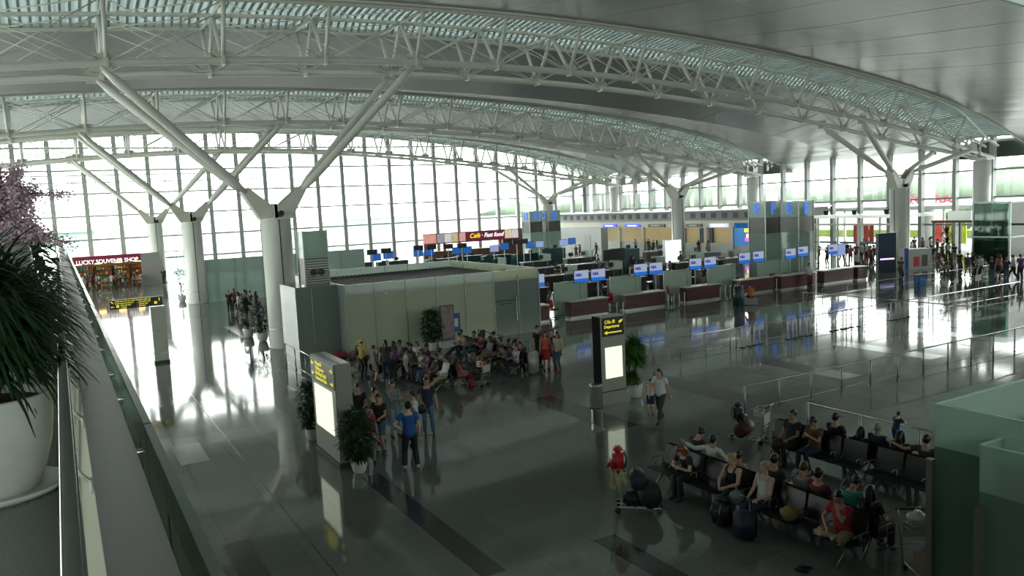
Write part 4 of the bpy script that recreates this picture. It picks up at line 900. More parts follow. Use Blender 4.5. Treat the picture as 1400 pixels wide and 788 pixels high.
# ------------------------------------------------------------------ benches
blk = mat('black_perforated_seat', (.020, .021, .021), .45, .3, .1, 40); leg_m = mat('grey_bench_leg', (.22, .23, .22), .35, .7)
def bench(n=4):
    t = empty('airport_bench', (0, 0, 0)); p_ = .665; L = n*p_
    for i in range(n):
        x = -L/2+p_*(i+.5)
        MB().tube([(x-.31, -.0, .425), (x-.31, .2, .41), (x-.31, .42, .43), (x-.31, .46, .41)], .012, 6).tube([(x+.31, -.0, .425), (x+.31, .2, .41), (x+.31, .42, .43), (x+.31, .46, .41)], .012, 6).cbox((x, .22, .42), (.31, .225, .012), None, .008).build('seat', blk, t)
        MB().cbox((x, -.055, .68), (.31, .014, .22), Matrix.Rotation(.20, 3, 'X'), .01).build('backrest', blk, t)
        MB().cbox((x, .0, .45), (.31, .05, .014), Matrix.Rotation(-.6, 3, 'X')).build('lumbar_strip', blk, t)
    MB().box(-L/2, .14, .33, L/2, .2, .39).build('beam', leg_m, t)
    for i in range(n+1):
        x = -L/2+p_*i
        MB().tube([(x, -.02, .45), (x, .0, .62), (x, .34, .62), (x, .38, .58)], .014, 6).tube([(x, .2, .4), (x, .2, .62)], .012, 6).build('armrest', leg_m, t, True)
    for x in (-L/2+.25, L/2-.25):
        MB().tube([(x, .17, .36), (x, .08, .22), (x, -.07, .03)], .022, 8).tube([(x, .17, .36), (x, .30, .22), (x, .5, .03)], .022, 8).tube([(x, -.10, .015), (x, -.02, .015)], .02, 6).tube([(x, .46, .015), (x, .54, .015)], .02, 6).build('leg_frame', leg_m, t, True)
    return t
B0 = bench(); first_b = True
def put_bench(x, y, rz, label, grp='airport benches'):
    global first_b
    if first_b: B0.location = (x, y, 0); B0.rotation_euler = (0, 0, rz); tag(B0, label, 'bench', grp); first_b = False; return B0
    b = dup(B0, (x, y, 0), rz, label, grp); return b
W_, E_ = PI/2, -PI/2
put_bench(11.62, 12.36, W_, 'black bench with a red-haired reader, nearest the loaded trolley with the red backpack')
put_bench(11.62, 9.69, W_, 'black bench with the cross-legged man in red, nearest the viewer')
put_bench(11.92, 12.36, E_, 'black bench turned away, back to back with the reader bench')
put_bench(11.92, 9.69, E_, 'black bench turned away, back to back with the bench of the man in red')
put_bench(15.0, 12.15, W_, 'black bench in the second foreground row with the man using a phone')
put_bench(15.0, 9.3, W_, 'empty-fronted black bench in the second foreground row')
put_bench(15.32, 12.15, E_, 'black bench turned away in the second row, left end by the railing'); put_bench(15.32, 9.3, E_, 'black bench turned away in the second row, right end')
put_bench(15.0, 6.45, W_, 'black bench mostly hidden behind the frosted stair glass')
for x, a, lab in ((11.75, W_, 'facing the lit totem'), (12.05, E_, 'turned towards the railing')):
    for y, q in ((26.6, 'nearer'), (29.45, 'farther')): put_bench(x, y, a, '%s black bench of the left double row before the frosted room, %s' % (q, lab))
for x, a, lab in ((15.0, W_, 'facing left'), (15.30, E_, 'facing right')):
    for y, q in ((27.0, 'nearer'), (29.85, 'farther')): put_bench(x, y, a, '%s black bench of the right double row before the frosted room, %s' % (q, lab))

# ------------------------------------------------------------------ luggage
cart_m = mat('cart_metal', (.48, .48, .44), .35, .6); rubber = mat('rubber_wheel', (.02, .02, .02), .7)
def cart(x, y, rz, label, basket=True):
    t = empty('luggage_trolley', (x, y, 0), rz, label, 'trolley')
    MB().tube([(-.24, -.38, .12), (-.26, -.48, .95), (-.26, -.52, 1.02)], .018, 8).tube([(.24, -.38, .12), (.26, -.48, .95), (.26, -.52, 1.02)], .018, 8).tube([(-.25, -.42, .45), (.25, -.42, .45)], .012, 6).build('upright_frame', cart_m, t, True)
    MB().tube([(-.30, -.53, 1.02), (.30, -.53, 1.02)], .022, 10).build('push_handle', dark, t, True)
    MB().box(-.22, -.47, .55, .22, -.45, .82).build('advert_panel', mat('advert_white', (.55, .5, .45), .4), t)
    pf = MB(); 
    for xx in (-.22, 0, .22): pf.tube([(xx, -.4, .14), (xx*.8, .55, .10)], .014, 6)
    for yy in (-.3, -.05, .2, .5): pf.tube([(-.22, yy, .14), (.22, yy, .14)], .01, 6)
    pf.build('platform', cart_m, t)
    if basket:
        bk = MB()
        for z in (.78, .86, .95): bk.tube([(-.22, -.45, z), (-.2, -.18, z), (.2, -.18, z), (.22, -.45, z)], .007, 5)
        for i in range(9): bk.tube([(-.2+i*.05, -.18, .78), (-.2+i*.05, -.18, .95)], .005, 4)
        for i in range(5): bk.tube([(-.2, -.18-i*.06, .78), (.2, -.18-i*.06, .78)], .005, 4)
        bk.build('basket', cart_m, t)
    for (xx, yy) in ((-.22, -.36), (.22, -.36), (0, .5)): MB().tube([(xx-.02, yy, .065), (xx+.02, yy, .065)], .065, 14).build('wheel', rubber, t, True)
    return t
def rounded(name, c, h, rz, m, label, cat, bev=.06, extras=None, tilt=0.):
    t = empty(name, c, rz, label, cat); t.rotation_euler = (tilt, 0, rz)
    MB().cbox((0, 0, h[2]), h, None, min(bev, min(h)*.8)).build('body', m, t, True)
    return t
def suitcase(c, rz, m, label, h=(.22, .13, .33), lie=False):
    t = rounded('suitcase', c, h, rz, m, label, 'suitcase', .05)
    for i in range(5): MB().box(-h[0]*.8+i*h[0]*.4-.008, -h[1]-.006, .06, -h[0]*.8+i*h[0]*.4+.008, -h[1]+.004, h[2]*2-.06).build('shell_rib', m, t)
    MB().tube([(-.1, 0, h[2]*2-.02), (-.1, 0, h[2]*2+.28), (.1, 0, h[2]*2+.28), (.1, 0, h[2]*2-.02)], .009, 6).build('pull_handle', alu, t)
    for xx in (-h[0]*.8, h[0]*.8): MB().tube([(xx-.012, 0, .0), (xx+.012, 0, .0)], .03, 10).build('wheel', rubber, t)
    t.location.z += .03
    return t
def backpack(c, rz, m, label, s=1., tilt=0.):
    t = rounded('backpack', c, (.17*s, .12*s, .26*s), rz, m, label, 'backpack', .09, tilt=tilt)
    MB().cbox((0, -.14*s, .16*s), (.12*s, .05*s, .12*s), None, .035*s).build('front_pocket', m, t, True)
    MB().cbox((0, .0, .52*s), (.14*s, .10*s, .05*s), None, .04*s).build('top_flap', m, t, True)
    for xx in (-.09, .09): MB().tube([(xx*s, .12*s, .48*s), (xx*s, .19*s, .3*s), (xx*s, .12*s, .06*s)], .014*s, 6).build('strap', dark, t)
    return t
def duffel(c, rz, m, label, L=.34, rr=.17):
    t = empty('duffel_bag', c, rz, label, 'bag')
    MB().tube([(-L, 0, rr*.95), (-L*.92, 0, rr*.95), (0, 0, rr), (L*.92, 0, rr*.95), (L, 0, rr*.95)], [rr*.5, rr*.92, rr, rr*.92, rr*.5], 16).build('body', m, t, True)
    MB().tube([(-.12, -rr*.8, rr*1.2), (-.1, -.02, rr*2.3), (.1, -.02, rr*2.3), (.12, -rr*.8, rr*1.2)], .012, 6).build('carry_handle', dark, t)
    return t
redb = mat('red_nylon', (.45, .012, .015), .55, 0, .15, 8); blackb = mat('black_nylon', (.012, .013, .014), .6, 0, .15, 8); navyb = mat('navy_nylon', (.012, .018, .035), .6); greyb = mat('grey_nylon', (.08, .085, .09), .6)
cx0, cy0 = 10.02, 12.72
cart(cx0, cy0, -2.25, 'luggage trolley loaded with a red backpack and black bags beside the foreground bench')
f_ = Matrix.Rotation(-2.25, 3, 'Z'); q = lambda x, y, z: tuple(Vector((cx0, cy0, 0))+f_@Vector((x, y, z)))
backpack(q(0, -.33, .80), -2.25, redb, 'bright red backpack in the basket of the nearest trolley', 1.0); suitcase(q(.0, .0, .13), -2.25, blackb, 'black suitcase lying on the nearest trolley', (.24, .24, .13)); duffel(q(0, .28, .15), -2.25+.15, blackb, 'large black duffel bag at the front of the nearest trolley', .38, .25); duffel(q(0, .06, .52), -2.2, navyb, 'dark bag piled on top of the bags on the nearest trolley', .32, .17)
cx0, cy0 = 15.35, 14.55; cart(cx0, cy0, .4, 'luggage trolley parked behind the second row of benches, facing the railing'); f_ = Matrix.Rotation(.4, 3, 'Z')
duffel(q(0, .15, .15), .4, mat('dark_red_nylon', (.07, .012, .012), .6), 'dark red holdall on the trolley behind the second bench row', .34, .2); backpack(q(0, .3, .5), .4, blackb, 'black rucksack piled on the trolley behind the second bench row', .9)
cx0, cy0 = 11.98, 7.5; cart(cx0, cy0, 2.6, 'luggage trolley at lower right carrying a white plastic bag and blue bag'); f_ = Matrix.Rotation(2.6, 3, 'Z')
plas = mat('white_plastic_bag', (.50, .46, .46), .35, 0, .25, 9); cy_b = mat('cyan_bag', (.01, .14, .2), .5)
def sack(c, m, label, s=.16):
    r = random.Random(int(c[0]*99)); t = empty('plastic_bag', c, r.uniform(0, 3), label, 'bag'); mb = MB(); rings = []
    for i in range(9):
        u = i/8; rad = s*(.75+.35*math.sin(PI*u))*(1 if u < .8 else .55); rings.append([Vector((rad*(1+.15*math.sin(k*2.3+i))*math.cos(2*PI*k/14), rad*(1+.12*math.cos(k*1.7+i))*math.sin(2*PI*k/14), u*s*1.7)) for k in range(14)])
    mb.ring_loft(rings); mb.build('body', m, t, True); MB().tube([(-.04, 0, s*1.65), (-.05, 0, s*2.2), (.03, 0, s*2.2), (.04, 0, s*1.65)], .012, 6).build('bag_handle', m, t); return t
sack(q(.02, -.32, .80), plas, 'white and red plastic bag in the basket of the lower right trolley', .15); sack(q(-.0, -.5+.35, .15), cy_b, 'blue plastic bag hanging on the lower right trolley', .14); rounded('cardboard_box', q(0, .2, .15), (.22, .25, .17), 2.6, mat('brown_card', (.16, .12, .08), .8), 'brown carton on the lower right trolley', 'box', .01); backpack((12.5, 7.45, 0), .5, blackb, 'black rucksack on the floor beside the lower right trolley', 1.)
sack((11.3, 9.78, .45), mat('mustard_paper_bag', (.22, .17, .05), .6), 'mustard yellow shopping bag on the foreground bench beside the woman in white', .15)
suitcase((10.75, 10.35, 0), 1.9, navyb, 'dark blue suitcase standing before the woman in the white top', (.20, .14, .27)); backpack((10.85, 11.05, 0), 1.7, blackb, 'black rucksack on the floor between the two foreground women', 1.1); 
sack((11.15, 10.95, .45), mat('pale_cyan_bag', (.18, .24, .25), .5), 'pale carrier bag on the seat between the two foreground women', .14)
p = G(729, 511); suitcase((p.x, p.y, 0), .25, mat('silver_suitcase_shell', (.42, .42, .40), .3, .3), 'silver hard-shell suitcase standing at the end of the middle benches', (.24, .14, .42))
p = G(652, 528); cx0, cy0 = p.x, p.y; cart(cx0, cy0, .5, 'luggage trolley parked between the two middle bench rows'); f_ = Matrix.Rotation(.5, 3, 'Z')
duffel(q(0, -.33, .8), .5, redb, 'small red bag in the basket of the middle trolley', .14, .08); backpack((p.x-.35, p.y-.25, 0), .2, mat('dark_red_pack', (.16, .015, .02), .6), 'dark red rucksack on the floor beside the middle trolley', .85); duffel(q(0, .15, .15), .5, blackb, 'black bag on the middle trolley', .3, .17)
for i, (px, py) in enumerate(((500, 512), (520, 514))):
    p = G(px, py); cx0, cy0 = p.x, p.y; a = 1.3+i*.3; cart(cx0, cy0, a, ['luggage trolley piled with dark bags left of the middle benches', 'second luggage trolley with dark bags beside the middle benches'][i]); f_ = Matrix.Rotation(a, 3, 'Z')
    duffel(q(0, .15, .15), a, blackb, ['black holdall low on the left piled trolley', 'black holdall low on the second piled trolley'][i], .36, .2); duffel(q(0, .05, .53), a+.2, greyb, ['grey holdall on top of the left piled trolley', 'grey holdall on top of the second piled trolley'][i], .32, .17)
p = G(463, 494); t = duffel((p.x, p.y, 0), .3, mat('faded_red_bag', (.30, .04, .05), .6), 'red and pink bag lying by the frosted room corner', .4, .22); duffel((p.x+.75, p.y+.1, 0), .8, mat('pinkish_bag', (.35, .16, .16), .6), 'pinkish bag lying beside the red bag by the frosted room', .26, .18)
p = G(1022, 418); suitcase((p.x-.7, p.y, 0), .1, mat('dark_teal_shell', (.01, .04, .045), .4), 'dark suitcase beside the traveller seated near the fourth counter', (.3, .18, .6))
rounded('handbag', (14.35, 12.75, .45), (.16, .1, .12), 0, blackb, 'black handbag on the second bench row', 'bag', .05)

p = G(1100, 781)
for k_, dx in enumerate((-.07, .07)):
    o = MB().cbox((0, 0, .03), (.045, .12, .025), None, .02).build('sandal', dark); o.location = (p.x+dx, p.y+.04*k_, 0); o.rotation_euler = (0, 0, .4+.3*k_); tag(o, 'black sandal lying on the floor in front of the cross-legged man in red', 'sandal', 'pair of sandals'); MB().tube([(-.045, .03, .05), (0, .04, .085), (.045, .03, .05)], .01, 6).build('strap', dark, o)
# ------------------------------------------------------------------ people
def ik(a, c, l1, l2, pole):
    a = Vector(a); c = Vector(c); d = c-a; L = min(d.length, (l1+l2)*.995); u = d.normalized(); c = a+u*L
    x = (l1*l1-l2*l2+L*L)/(2*L); h = math.sqrt(max(0, l1*l1-x*x)); p = Vector(pole); p = p-u*p.dot(u)
    p = p.normalized() if p.length > 1e-5 else u.orthogonal().normalized()
    return a+u*x+p*h, c
def skel(hip=(0, 0, .92), lean=0., feet=((-.1, 0, .08), (.1, 0, .08)), knees=((0, 1, 0), (0, 1, 0)), hands=((-.26, .06, .82), (.26, .06, .82)), elbows=((-.5, -1, 0), (.5, -1, 0)), hp=0., hy=0., side=0., fdir=None, sw=.175):
    J = {}; hip = Vector(hip); m = Matrix.Rotation(-lean, 3, 'X')@Matrix.Rotation(side, 3, 'Y'); J['hip'] = hip; J['m'] = m
    J['neck'] = hip+m@Vector((0, 0, .52)); J['m2'] = m
    hm = Matrix.Rotation(hy, 3, 'Z')@Matrix.Rotation(-(lean*.35+hp), 3, 'X'); J['hm'] = hm; J['head'] = J['neck']+m@Vector((0, .008, .03))+hm@Vector((0, .02, .11))
    J['sh'] = [hip+m@Vector((s*sw, 0, .455)) for s in (-1, 1)]; J['hj'] = [hip+Vector((s*.09, 0, -.03)) for s in (-1, 1)]
    J['el'] = []; J['wr'] = []; J['kn'] = []; J['an'] = []
    for i in (0, 1):
        e, w_ = ik(J['sh'][i], hands[i], .285, .25, elbows[i]); J['el'].append(e); J['wr'].append(w_)
        k, a = ik(J['hj'][i], feet[i], .43, .42, knees[i]); J['kn'].append(k); J['an'].append(a)
    J['fd'] = fdir or [Vector((0, 1, 0))]*2
    return J
def torso(mb, J, g=0., top=1., bottom=0., wide=1.):
    prof = [(-.09, .11, .09), (-.03, .155, .115), (.03, .165, .12), (.12, .148, .108), (.22, .138, .10), (.33, .158, .112), (.40, .172, .112), (.455, .160, .092), (.50, .085, .06), (.53, .058, .055)]
    rings = []
    for (z, rx, ry) in prof:
        if z < bottom-.1 or z > top: continue
        rings.append([J['hip']+J['m']@Vector(((rx*wide+g)*math.cos(a), (ry+g)*math.sin(a), z)) for a in [2*PI*k/20 for k in range(20)]])
    mb.ring_loft(rings)
def lerp(a, b, t): return a+(b-a)*t
def body_mb(J):
    mb = MB(); torso(mb, J, -.008)
    mb.tube([J['hip']+J['m']@Vector((0, 0, .48)), J['neck']+J['m']@Vector((0, .0, .05)), J['head']-J['hm']@Vector((0, .02, .05))], [.06, .052, .05], 12)
    H, hm = J['head'], J['hm']; mb.ell(H+hm@Vector((0, -.008, .02)), (.074, .094, .098), hm, 16, 12); mb.ell(H+hm@Vector((0, .018, -.045)), (.056, .066, .07), hm, 14, 10)
    mb.ell(H+hm@Vector((0, .092, -.018)), (.012, .018, .022), hm, 8, 6); mb.ell(H+hm@Vector((0, .082, -.06)), (.022, .014, .010), hm, 8, 6)
    for s in (-1, 1): mb.ell(H+hm@Vector((s*.076, -.004, -.008)), (.010, .018, .028), hm, 8, 6); mb.ell(H+hm@Vector((s*.03, .077, .022)), (.02, .012, .008), hm, 8, 6)
    for i in (0, 1):
        s = -1 if i == 0 else 1; sh, el, wr = J['sh'][i], J['el'][i], J['wr'][i]
        mb.ell(sh, (.055, .055, .055)); mb.tube([J['hip']+J['m']@Vector((s*.1, 0, .45)), sh, lerp(sh, el, .35), el, lerp(el, wr, .3), wr], [.05, .054, .046, .037, .037, .026], 10)
        d = (wr-el).normalized(); u = d.cross(Vector((s, 0, .3))).normalized(); v = d.cross(u); base = wr+d*.045
        M3 = Matrix((u, v, d)).transposed(); mb.ell(base, (.038, .017, .052), M3, 10, 8)
        for k in range(4):
            o = u*(-.027+.018*k); L = (.062, .074, .07, .054)[k]; a = wr+d*.08+o; b = a+d*L*.55+v*.006*s; c = b+d*L*.35+v*.025*s
            mb.tube([a, b, c], [.0095, .0088, .0078], 6)
        mb.tube([wr+d*.03-u*.028, wr+d*.055-u*.052+v*.01*s, wr+d*.085-u*.058+v*.02*s], [.012, .0105, .009], 6)
        hj, kn, an = J['hj'][i], J['kn'][i], J['an'][i]
        mb.ell(hj, (.09, .095, .09)); mb.tube([hj, lerp(hj, kn, .4), kn, lerp(kn, an, .3), lerp(kn, an, .75), an], [.088, .075, .055, .056, .038, .036], 12)
        fd = J['fd'][i]; mb.tube([an+Vector((0, 0, -.01))-fd*.03, an+fd*.05-Vector((0, 0, .03)), an+fd*.13-Vector((0, 0, .045)), an+fd*.17-Vector((0, 0, .05))], [.036, .038, .034, .02], 10)
    return mb
def remesh(mb, name, vox, sm=3):
    me = mb.mesh('tmp'); o = bpy.data.objects.new('tmp', me); C.objects.link(o)
    r = o.modifiers.new('r', 'REMESH'); r.mode = 'VOXEL'; r.voxel_size = vox; r.use_smooth_shade = True
    s = o.modifiers.new('s', 'SMOOTH'); s.iterations = sm; s.factor = .5
    dg = bpy.context.evaluated_depsgraph_get(); out = bpy.data.meshes.new_from_object(o.evaluated_get(dg)); out.name = name; out.materials.clear()
    bpy.data.objects.remove(o); bpy.data.meshes.remove(me); out.shade_smooth(); return out
def sleeves(mb, J, frac, g):
    for i in (0, 1):
        s = -1 if i == 0 else 1; sh, el, wr = J['sh'][i], J['el'][i], J['wr'][i]; mb.ell(sh, (.06+g,)*3)
        if frac <= 1: mb.tube([J['hip']+J['m']@Vector((s*.1, 0, .44)), sh, lerp(sh, el, frac)], [.055+g, .06+g, .055+g], 12)
        else: mb.tube([J['hip']+J['m']@Vector((s*.1, 0, .44)), sh, el, lerp(el, wr, .95)], [.055+g, .058+g, .043+g, .033+g], 12)
def legs(mb, J, frac, g, loose=0.):
    torso(mb, J, g, .10, -.1)
    for i in (0, 1):
        hj, kn, an = J['hj'][i], J['kn'][i], J['an'][i]; mb.ell(hj, (.095+g, .10+g, .095+g))
        if frac <= 1: mb.tube([hj, lerp(hj, kn, frac*.5), lerp(hj, kn, frac)], [.095+g, .085+g+loose/2, .075+g+loose], 12)
        else: mb.tube([hj, lerp(hj, kn, .45), kn, lerp(kn, an, .35), lerp(kn, an, .93)], [.095+g, .082+g, .062+g+loose/2, .06+g+loose/2, .045+g+loose], 12)
def garment(J, kind):
    mb = MB()
    if kind == 'tee': torso(mb, J, .013, .49, -.0); sleeves(mb, J, .55, .008); return remesh(mb, kind, .016, 2)
    if kind == 'shirt': torso(mb, J, .015, .50, -.0); sleeves(mb, J, 2, .009); return remesh(mb, kind, .016, 2)
    if kind == 'tank':
        torso(mb, J, .010, .445, .0, .93)
        for s in (-1, 1): mb.tube([J['hip']+J['m']@Vector((s*.09, .10, .40)), J['hip']+J['m']@Vector((s*.10, .075, .47)), J['hip']+J['m']@Vector((s*.10, 0, .505)), J['hip']+J['m']@Vector((s*.09, -.09, .44)), J['hip']+J['m']@Vector((s*.08, -.11, .38))], .02, 8)
        return remesh(mb, kind, .016, 2)
    if kind == 'trousers': legs(mb, J, 2, .010, .012)
    if kind == 'jeans': legs(mb, J, 2, .006, 0)
    if kind == 'shorts': legs(mb, J, .85, .012, .012)
    if kind == 'skirt':
        legs(mb, J, .6, .02, .02); a = (J['kn'][0]+J['kn'][1])/2; c = J['hip']; mb.tube([c, lerp(c, a, .5), lerp(c, a, .95)], [.15, .17, .19], 14)
    return remesh(mb, kind, .018, 2)
def shoe_mesh(J, i):
    an, fd = J['an'][i], J['fd'][i]; mb = MB(); mb.tube([an+Vector((0, 0, .0))-fd*.05, an+fd*.03-Vector((0, 0, .02)), an+fd*.12-Vector((0, 0, .04)), an+fd*.19-Vector((0, 0, .045))], [.045, .052, .045, .025], 10)
    return remesh(mb, 'shoe', .014, 2)
def hair_mesh(J, kind):
    H, hm = J['head'], J['hm']; mb = MB(); n, k = 20, 14; vs = []; idx = {}; fs = []
    for i in range(k+1):
        t = PI/2-PI*i/k
        for j in range(n):
            a = 2*PI*j/n; q = Vector((.084*math.cos(t)*math.cos(a), .104*math.cos(t)*math.sin(a), .108*math.sin(t)))
            lim = .022 if math.sin(a) > .55 else (-.045 if math.sin(a) > -.1 else -.105)
            if q.z < lim: q = Vector((q.x*.93, q.y*.93, lim))
            vs.append(H+hm@(q+Vector((0, -.012, .028))))
    for i in range(k):
        for j in range(n): fs.append((i*n+j, i*n+(j+1) % n, (i+1)*n+(j+1) % n, (i+1)*n+j))
    mb.add(vs, fs)
    B = lambda *v: H+hm@Vector(v)
    if kind == 'long': mb.tube([B(0, -.06, .06), B(0, -.095, -.04), B(0, -.11, -.16)-Vector((0, 0, .02)), B(0, -.11, -.2)-Vector((0, 0, .08))], [.07, .075, .07, .04], 12); mb.tube([B(-.07, .0, .03), B(-.08, -.01, -.1), B(-.07, -.03, -.18)], [.03, .03, .02], 8); mb.tube([B(.07, .0, .03), B(.08, -.01, -.1), B(.07, -.03, -.18)], [.03, .03, .02], 8)
    if kind == 'pony': mb.tube([B(0, -.09, .04), B(0, -.15, .02), B(0, -.17, -.08), B(0, -.15, -.2)], [.022, .035, .034, .012], 10)
    if kind == 'bun': mb.ell(B(0, -.11, .075), (.042, .042, .042))
    if kind == 'hat':
        mb.v = []; mb.f = []; mb.ring_loft([[B(r_*math.cos(a), r_*1.1*math.sin(a)-.01, z) for a in [2*PI*j/24 for j in range(24)]] for r_, z in ((.17, .03), (.165, .045), (.095, .06), (.085, .13), (.04, .145))])
    if kind == 'cap': mb.add([B(-.07, .07, .06), B(.07, .07, .06), B(.06, .17, .04), B(-.06, .17, .04), B(-.07, .07, .07), B(.07, .07, .07), B(.06, .17, .05), B(-.06, .17, .05)], [(0, 3, 2, 1), (4, 5, 6, 7), (2, 3, 7, 6), (1, 2, 6, 5), (0, 4, 7, 3)])
    me = mb.mesh('hair', True); return me
def face_mesh(J):
    H, hm = J['head'], J['hm']; mb = MB()
    for s in (-1, 1): mb.ell(H+hm@Vector((s*.030, .084, .010)), (.013, .007, .006), hm, 8, 5)
    return mb.mesh('eyes', True)
def mouth_mesh(J):
    H, hm = J['head'], J['hm']; mb = MB(); mb.ell(H+hm@Vector((0, .094, -.06)), (.021, .006, .006), hm, 8, 5); return mb.mesh('mouth', True)
S_ = dict(hip=(0, .10, .535))
sf = ((-.11, .50, .08), (.11, .50, .08))
POSES = {
 'stand': skel(), 'stand_b': skel(feet=((-.13, .05, .08), (.11, -.03, .08)), hands=((-.27, .02, .84), (.15, .22, 1.02)), hy=.3),
 'akimbo': skel(feet=((-.16, .02, .08), (.16, -.02, .08)), hands=((-.19, .03, 1.02), (.25, .05, .86)), elbows=((-1, -.35, 0), (.4, -1, 0))),
 'crossed': skel(feet=((-.11, .03, .08), (.12, 0, .08)), hands=((.09, .20, 1.20), (-.09, .22, 1.17)), elbows=((-1, -.1, -.6), (1, -.1, -.6))),
 'walk': skel(feet=((-.08, .30, .08), (.09, -.28, .12)), hands=((-.25, -.16, .86), (.24, .24, .90)), lean=.05),
 'reach': skel(feet=((-.1, .0, .08), (.12, .08, .08)), hands=((-.22, .38, 1.10), (.10, .42, 1.16)), elbows=((-.6, -.6, -1), (.6, -.6, -1)), hy=.25, hp=.15),
 'phone': skel(hands=((-.08, .27, 1.14), (.09, .27, 1.16)), elbows=((-.6, -.5, -1), (.6, -.5, -1)), hp=.5),
 'sit': skel(feet=sf, hands=((-.12, .38, .66), (.12, .38, .66)), lean=-.10, **S_),
 'sit_lean': skel(feet=sf, hands=((-.05, .48, .74), (.06, .48, .74)), lean=.42, hp=.5, elbows=((-1, -.2, -.4), (1, -.2, -.4)), **S_),
 'sit_phone': skel(feet=((-.14, .45, .08), (.12, .55, .08)), hands=((-.06, .36, .88), (.07, .36, .88)), elbows=((-.7, -.3, -1), (.7, -.3, -1)), lean=-.05, hp=.45, **S_),
 'sit_back': skel(feet=((-.12, .80, .08), (.05, .85, .10)), hands=((-.10, .28, .66), (.10, .28, .66)), lean=-.30, hp=.2, **S_),
 'sit_cross': skel(feet=((-.10, .48, .08), (-.02, .62, .36)), knees=((0, 1, 0), (0, .4, 1)), hands=((-.05, .42, .74), (.10, .40, .74)), lean=-.12, hy=.4, **S_),
 'sit_ankle': skel(feet=((-.08, .50, .08), (-.10, .42, .60)), knees=((0, 1, 0), (1, .6, .3)), hands=((-.12, .50, .70), (.05, .50, .70)), elbows=((-.8, -.2, -.6), (.8, -.2, -.6)), lean=.12, hp=.0, **S_),
 'sit_arm': skel(feet=sf, hands=((-.62, -.20, 1.04), (.14, .35, .66)), elbows=((0, -.3, -1), (1, -.5, 0)), lean=-.12, **S_),
 'sit_yoga': skel(hip=(0, .12, .54), feet=((.16, .34, .52), (-.16, .42, .56)), knees=((-1, .6, 0), (1, .6, 0)), hands=((-.06, .36, 1.05), (.12, .40, .64)), elbows=((-.6, .4, -1), (1, -.3, -.3)), lean=.10, hp=.25, hy=.3),
 'rail': skel(feet=((-.1, -.06, .08), (.1, .0, .08)), hands=((-.2, .30, 1.30), (.2, .30, 1.30)), elbows=((-1, -.2, -.4), (1, -.2, -.4)), lean=.22),
}
CACHE = {}
def part_mesh(pose, kind):
    key = (pose, kind)
    if key not in CACHE:
        J = POSES[pose]
        if kind == 'body': CACHE[key] = remesh(body_mb(J), 'body', .0125, 2)
        elif kind[:4] == 'shoe': CACHE[key] = shoe_mesh(J, int(kind[-1]))
        elif kind[:4] == 'hair': CACHE[key] = hair_mesh(J, kind[5:])
        elif kind == 'eyes': CACHE[key] = face_mesh(J)
        elif kind == 'mouth': CACHE[key] = mouth_mesh(J)
        else: CACHE[key] = garment(J, kind)
    return CACHE[key]
CL = dict(black=(.012, .012, .014), dark=(.03, .03, .035), navy=(.012, .018, .05), blue=(.008, .07, .28), white=(.55, .56, .55), grey=(.16, .18, .20), lgrey=(.32, .34, .35), red=(.33, .015, .03), pink=(.45, .12, .14), denim=(.07, .12, .18), ldenim=(.20, .28, .34), khaki=(.28, .22, .12), teal=(.015, .20, .15), green=(.03, .12, .05), yellow=(.50, .38, .06), brown=(.09, .05, .03), beige=(.40, .34, .26), purple=(.12, .06, .16), orange=(.45, .16, .04), maroon=(.12, .02, .03), coral=(.5, .09, .07))
HC_ = dict(k=(.008, .007, .007), b=(.04, .02, .01), r=(.16, .03, .01), g=(.22, .20, .18), y=(.35, .22, .10), w=(.6, .58, .5))
SK = [(.42, .25, .17), (.35, .20, .13), (.28, .155, .10), (.55, .36, .28)]
def person(x, y, rz, pose, top, bot, hair, label, grp=None, s=1., skin=0, z=0., face=True, shoes='dark', name='person'):
    t = empty(name, (x, y, z), rz, label, 'person', grp); t.scale = (s,)*3
    obj('body', part_mesh(pose, 'body'), mat('skin_%d' % skin, SK[skin], .5, 0, .04), t)
    tk, tc_ = top.split('_'); obj({'tee': 't_shirt', 'shirt': 'shirt', 'tank': 'tank_top'}[tk], part_mesh(pose, tk), mat('cloth_'+tc_, CL[tc_], .75, 0, .08, 12), t)
    bk_, bc = bot.split('_'); obj(bk_, part_mesh(pose, bk_), mat('cloth_'+bc, CL[bc], .75, 0, .08, 12), t)
    hk, hc = hair.split('_')
    if hk in ('hat', 'cap'): obj('hair', part_mesh(pose, 'hair_short'), mat('hair_k', HC_['k'], .4), t); obj('sun_hat' if hk == 'hat' else 'cap', part_mesh(pose, 'hair_'+hk), mat('hatcloth_'+hc, CL[hc], .8), t)
    else: obj('hair', part_mesh(pose, 'hair_'+hk), mat('hair_'+hc, HC_[hc], .4), t)
    for i in (0, 1): obj('shoe', part_mesh(pose, 'shoe%d' % i), mat('shoe_'+shoes, CL[shoes], .5), t)
    if face: obj('eyes', part_mesh(pose, 'eyes'), mat('eye_dark', (.01, .008, .008), .2), t); obj('mouth', part_mesh(pose, 'mouth'), mat('lip', (.30, .08, .07), .5), t)
    return t
for o in bpy.data.objects: pass
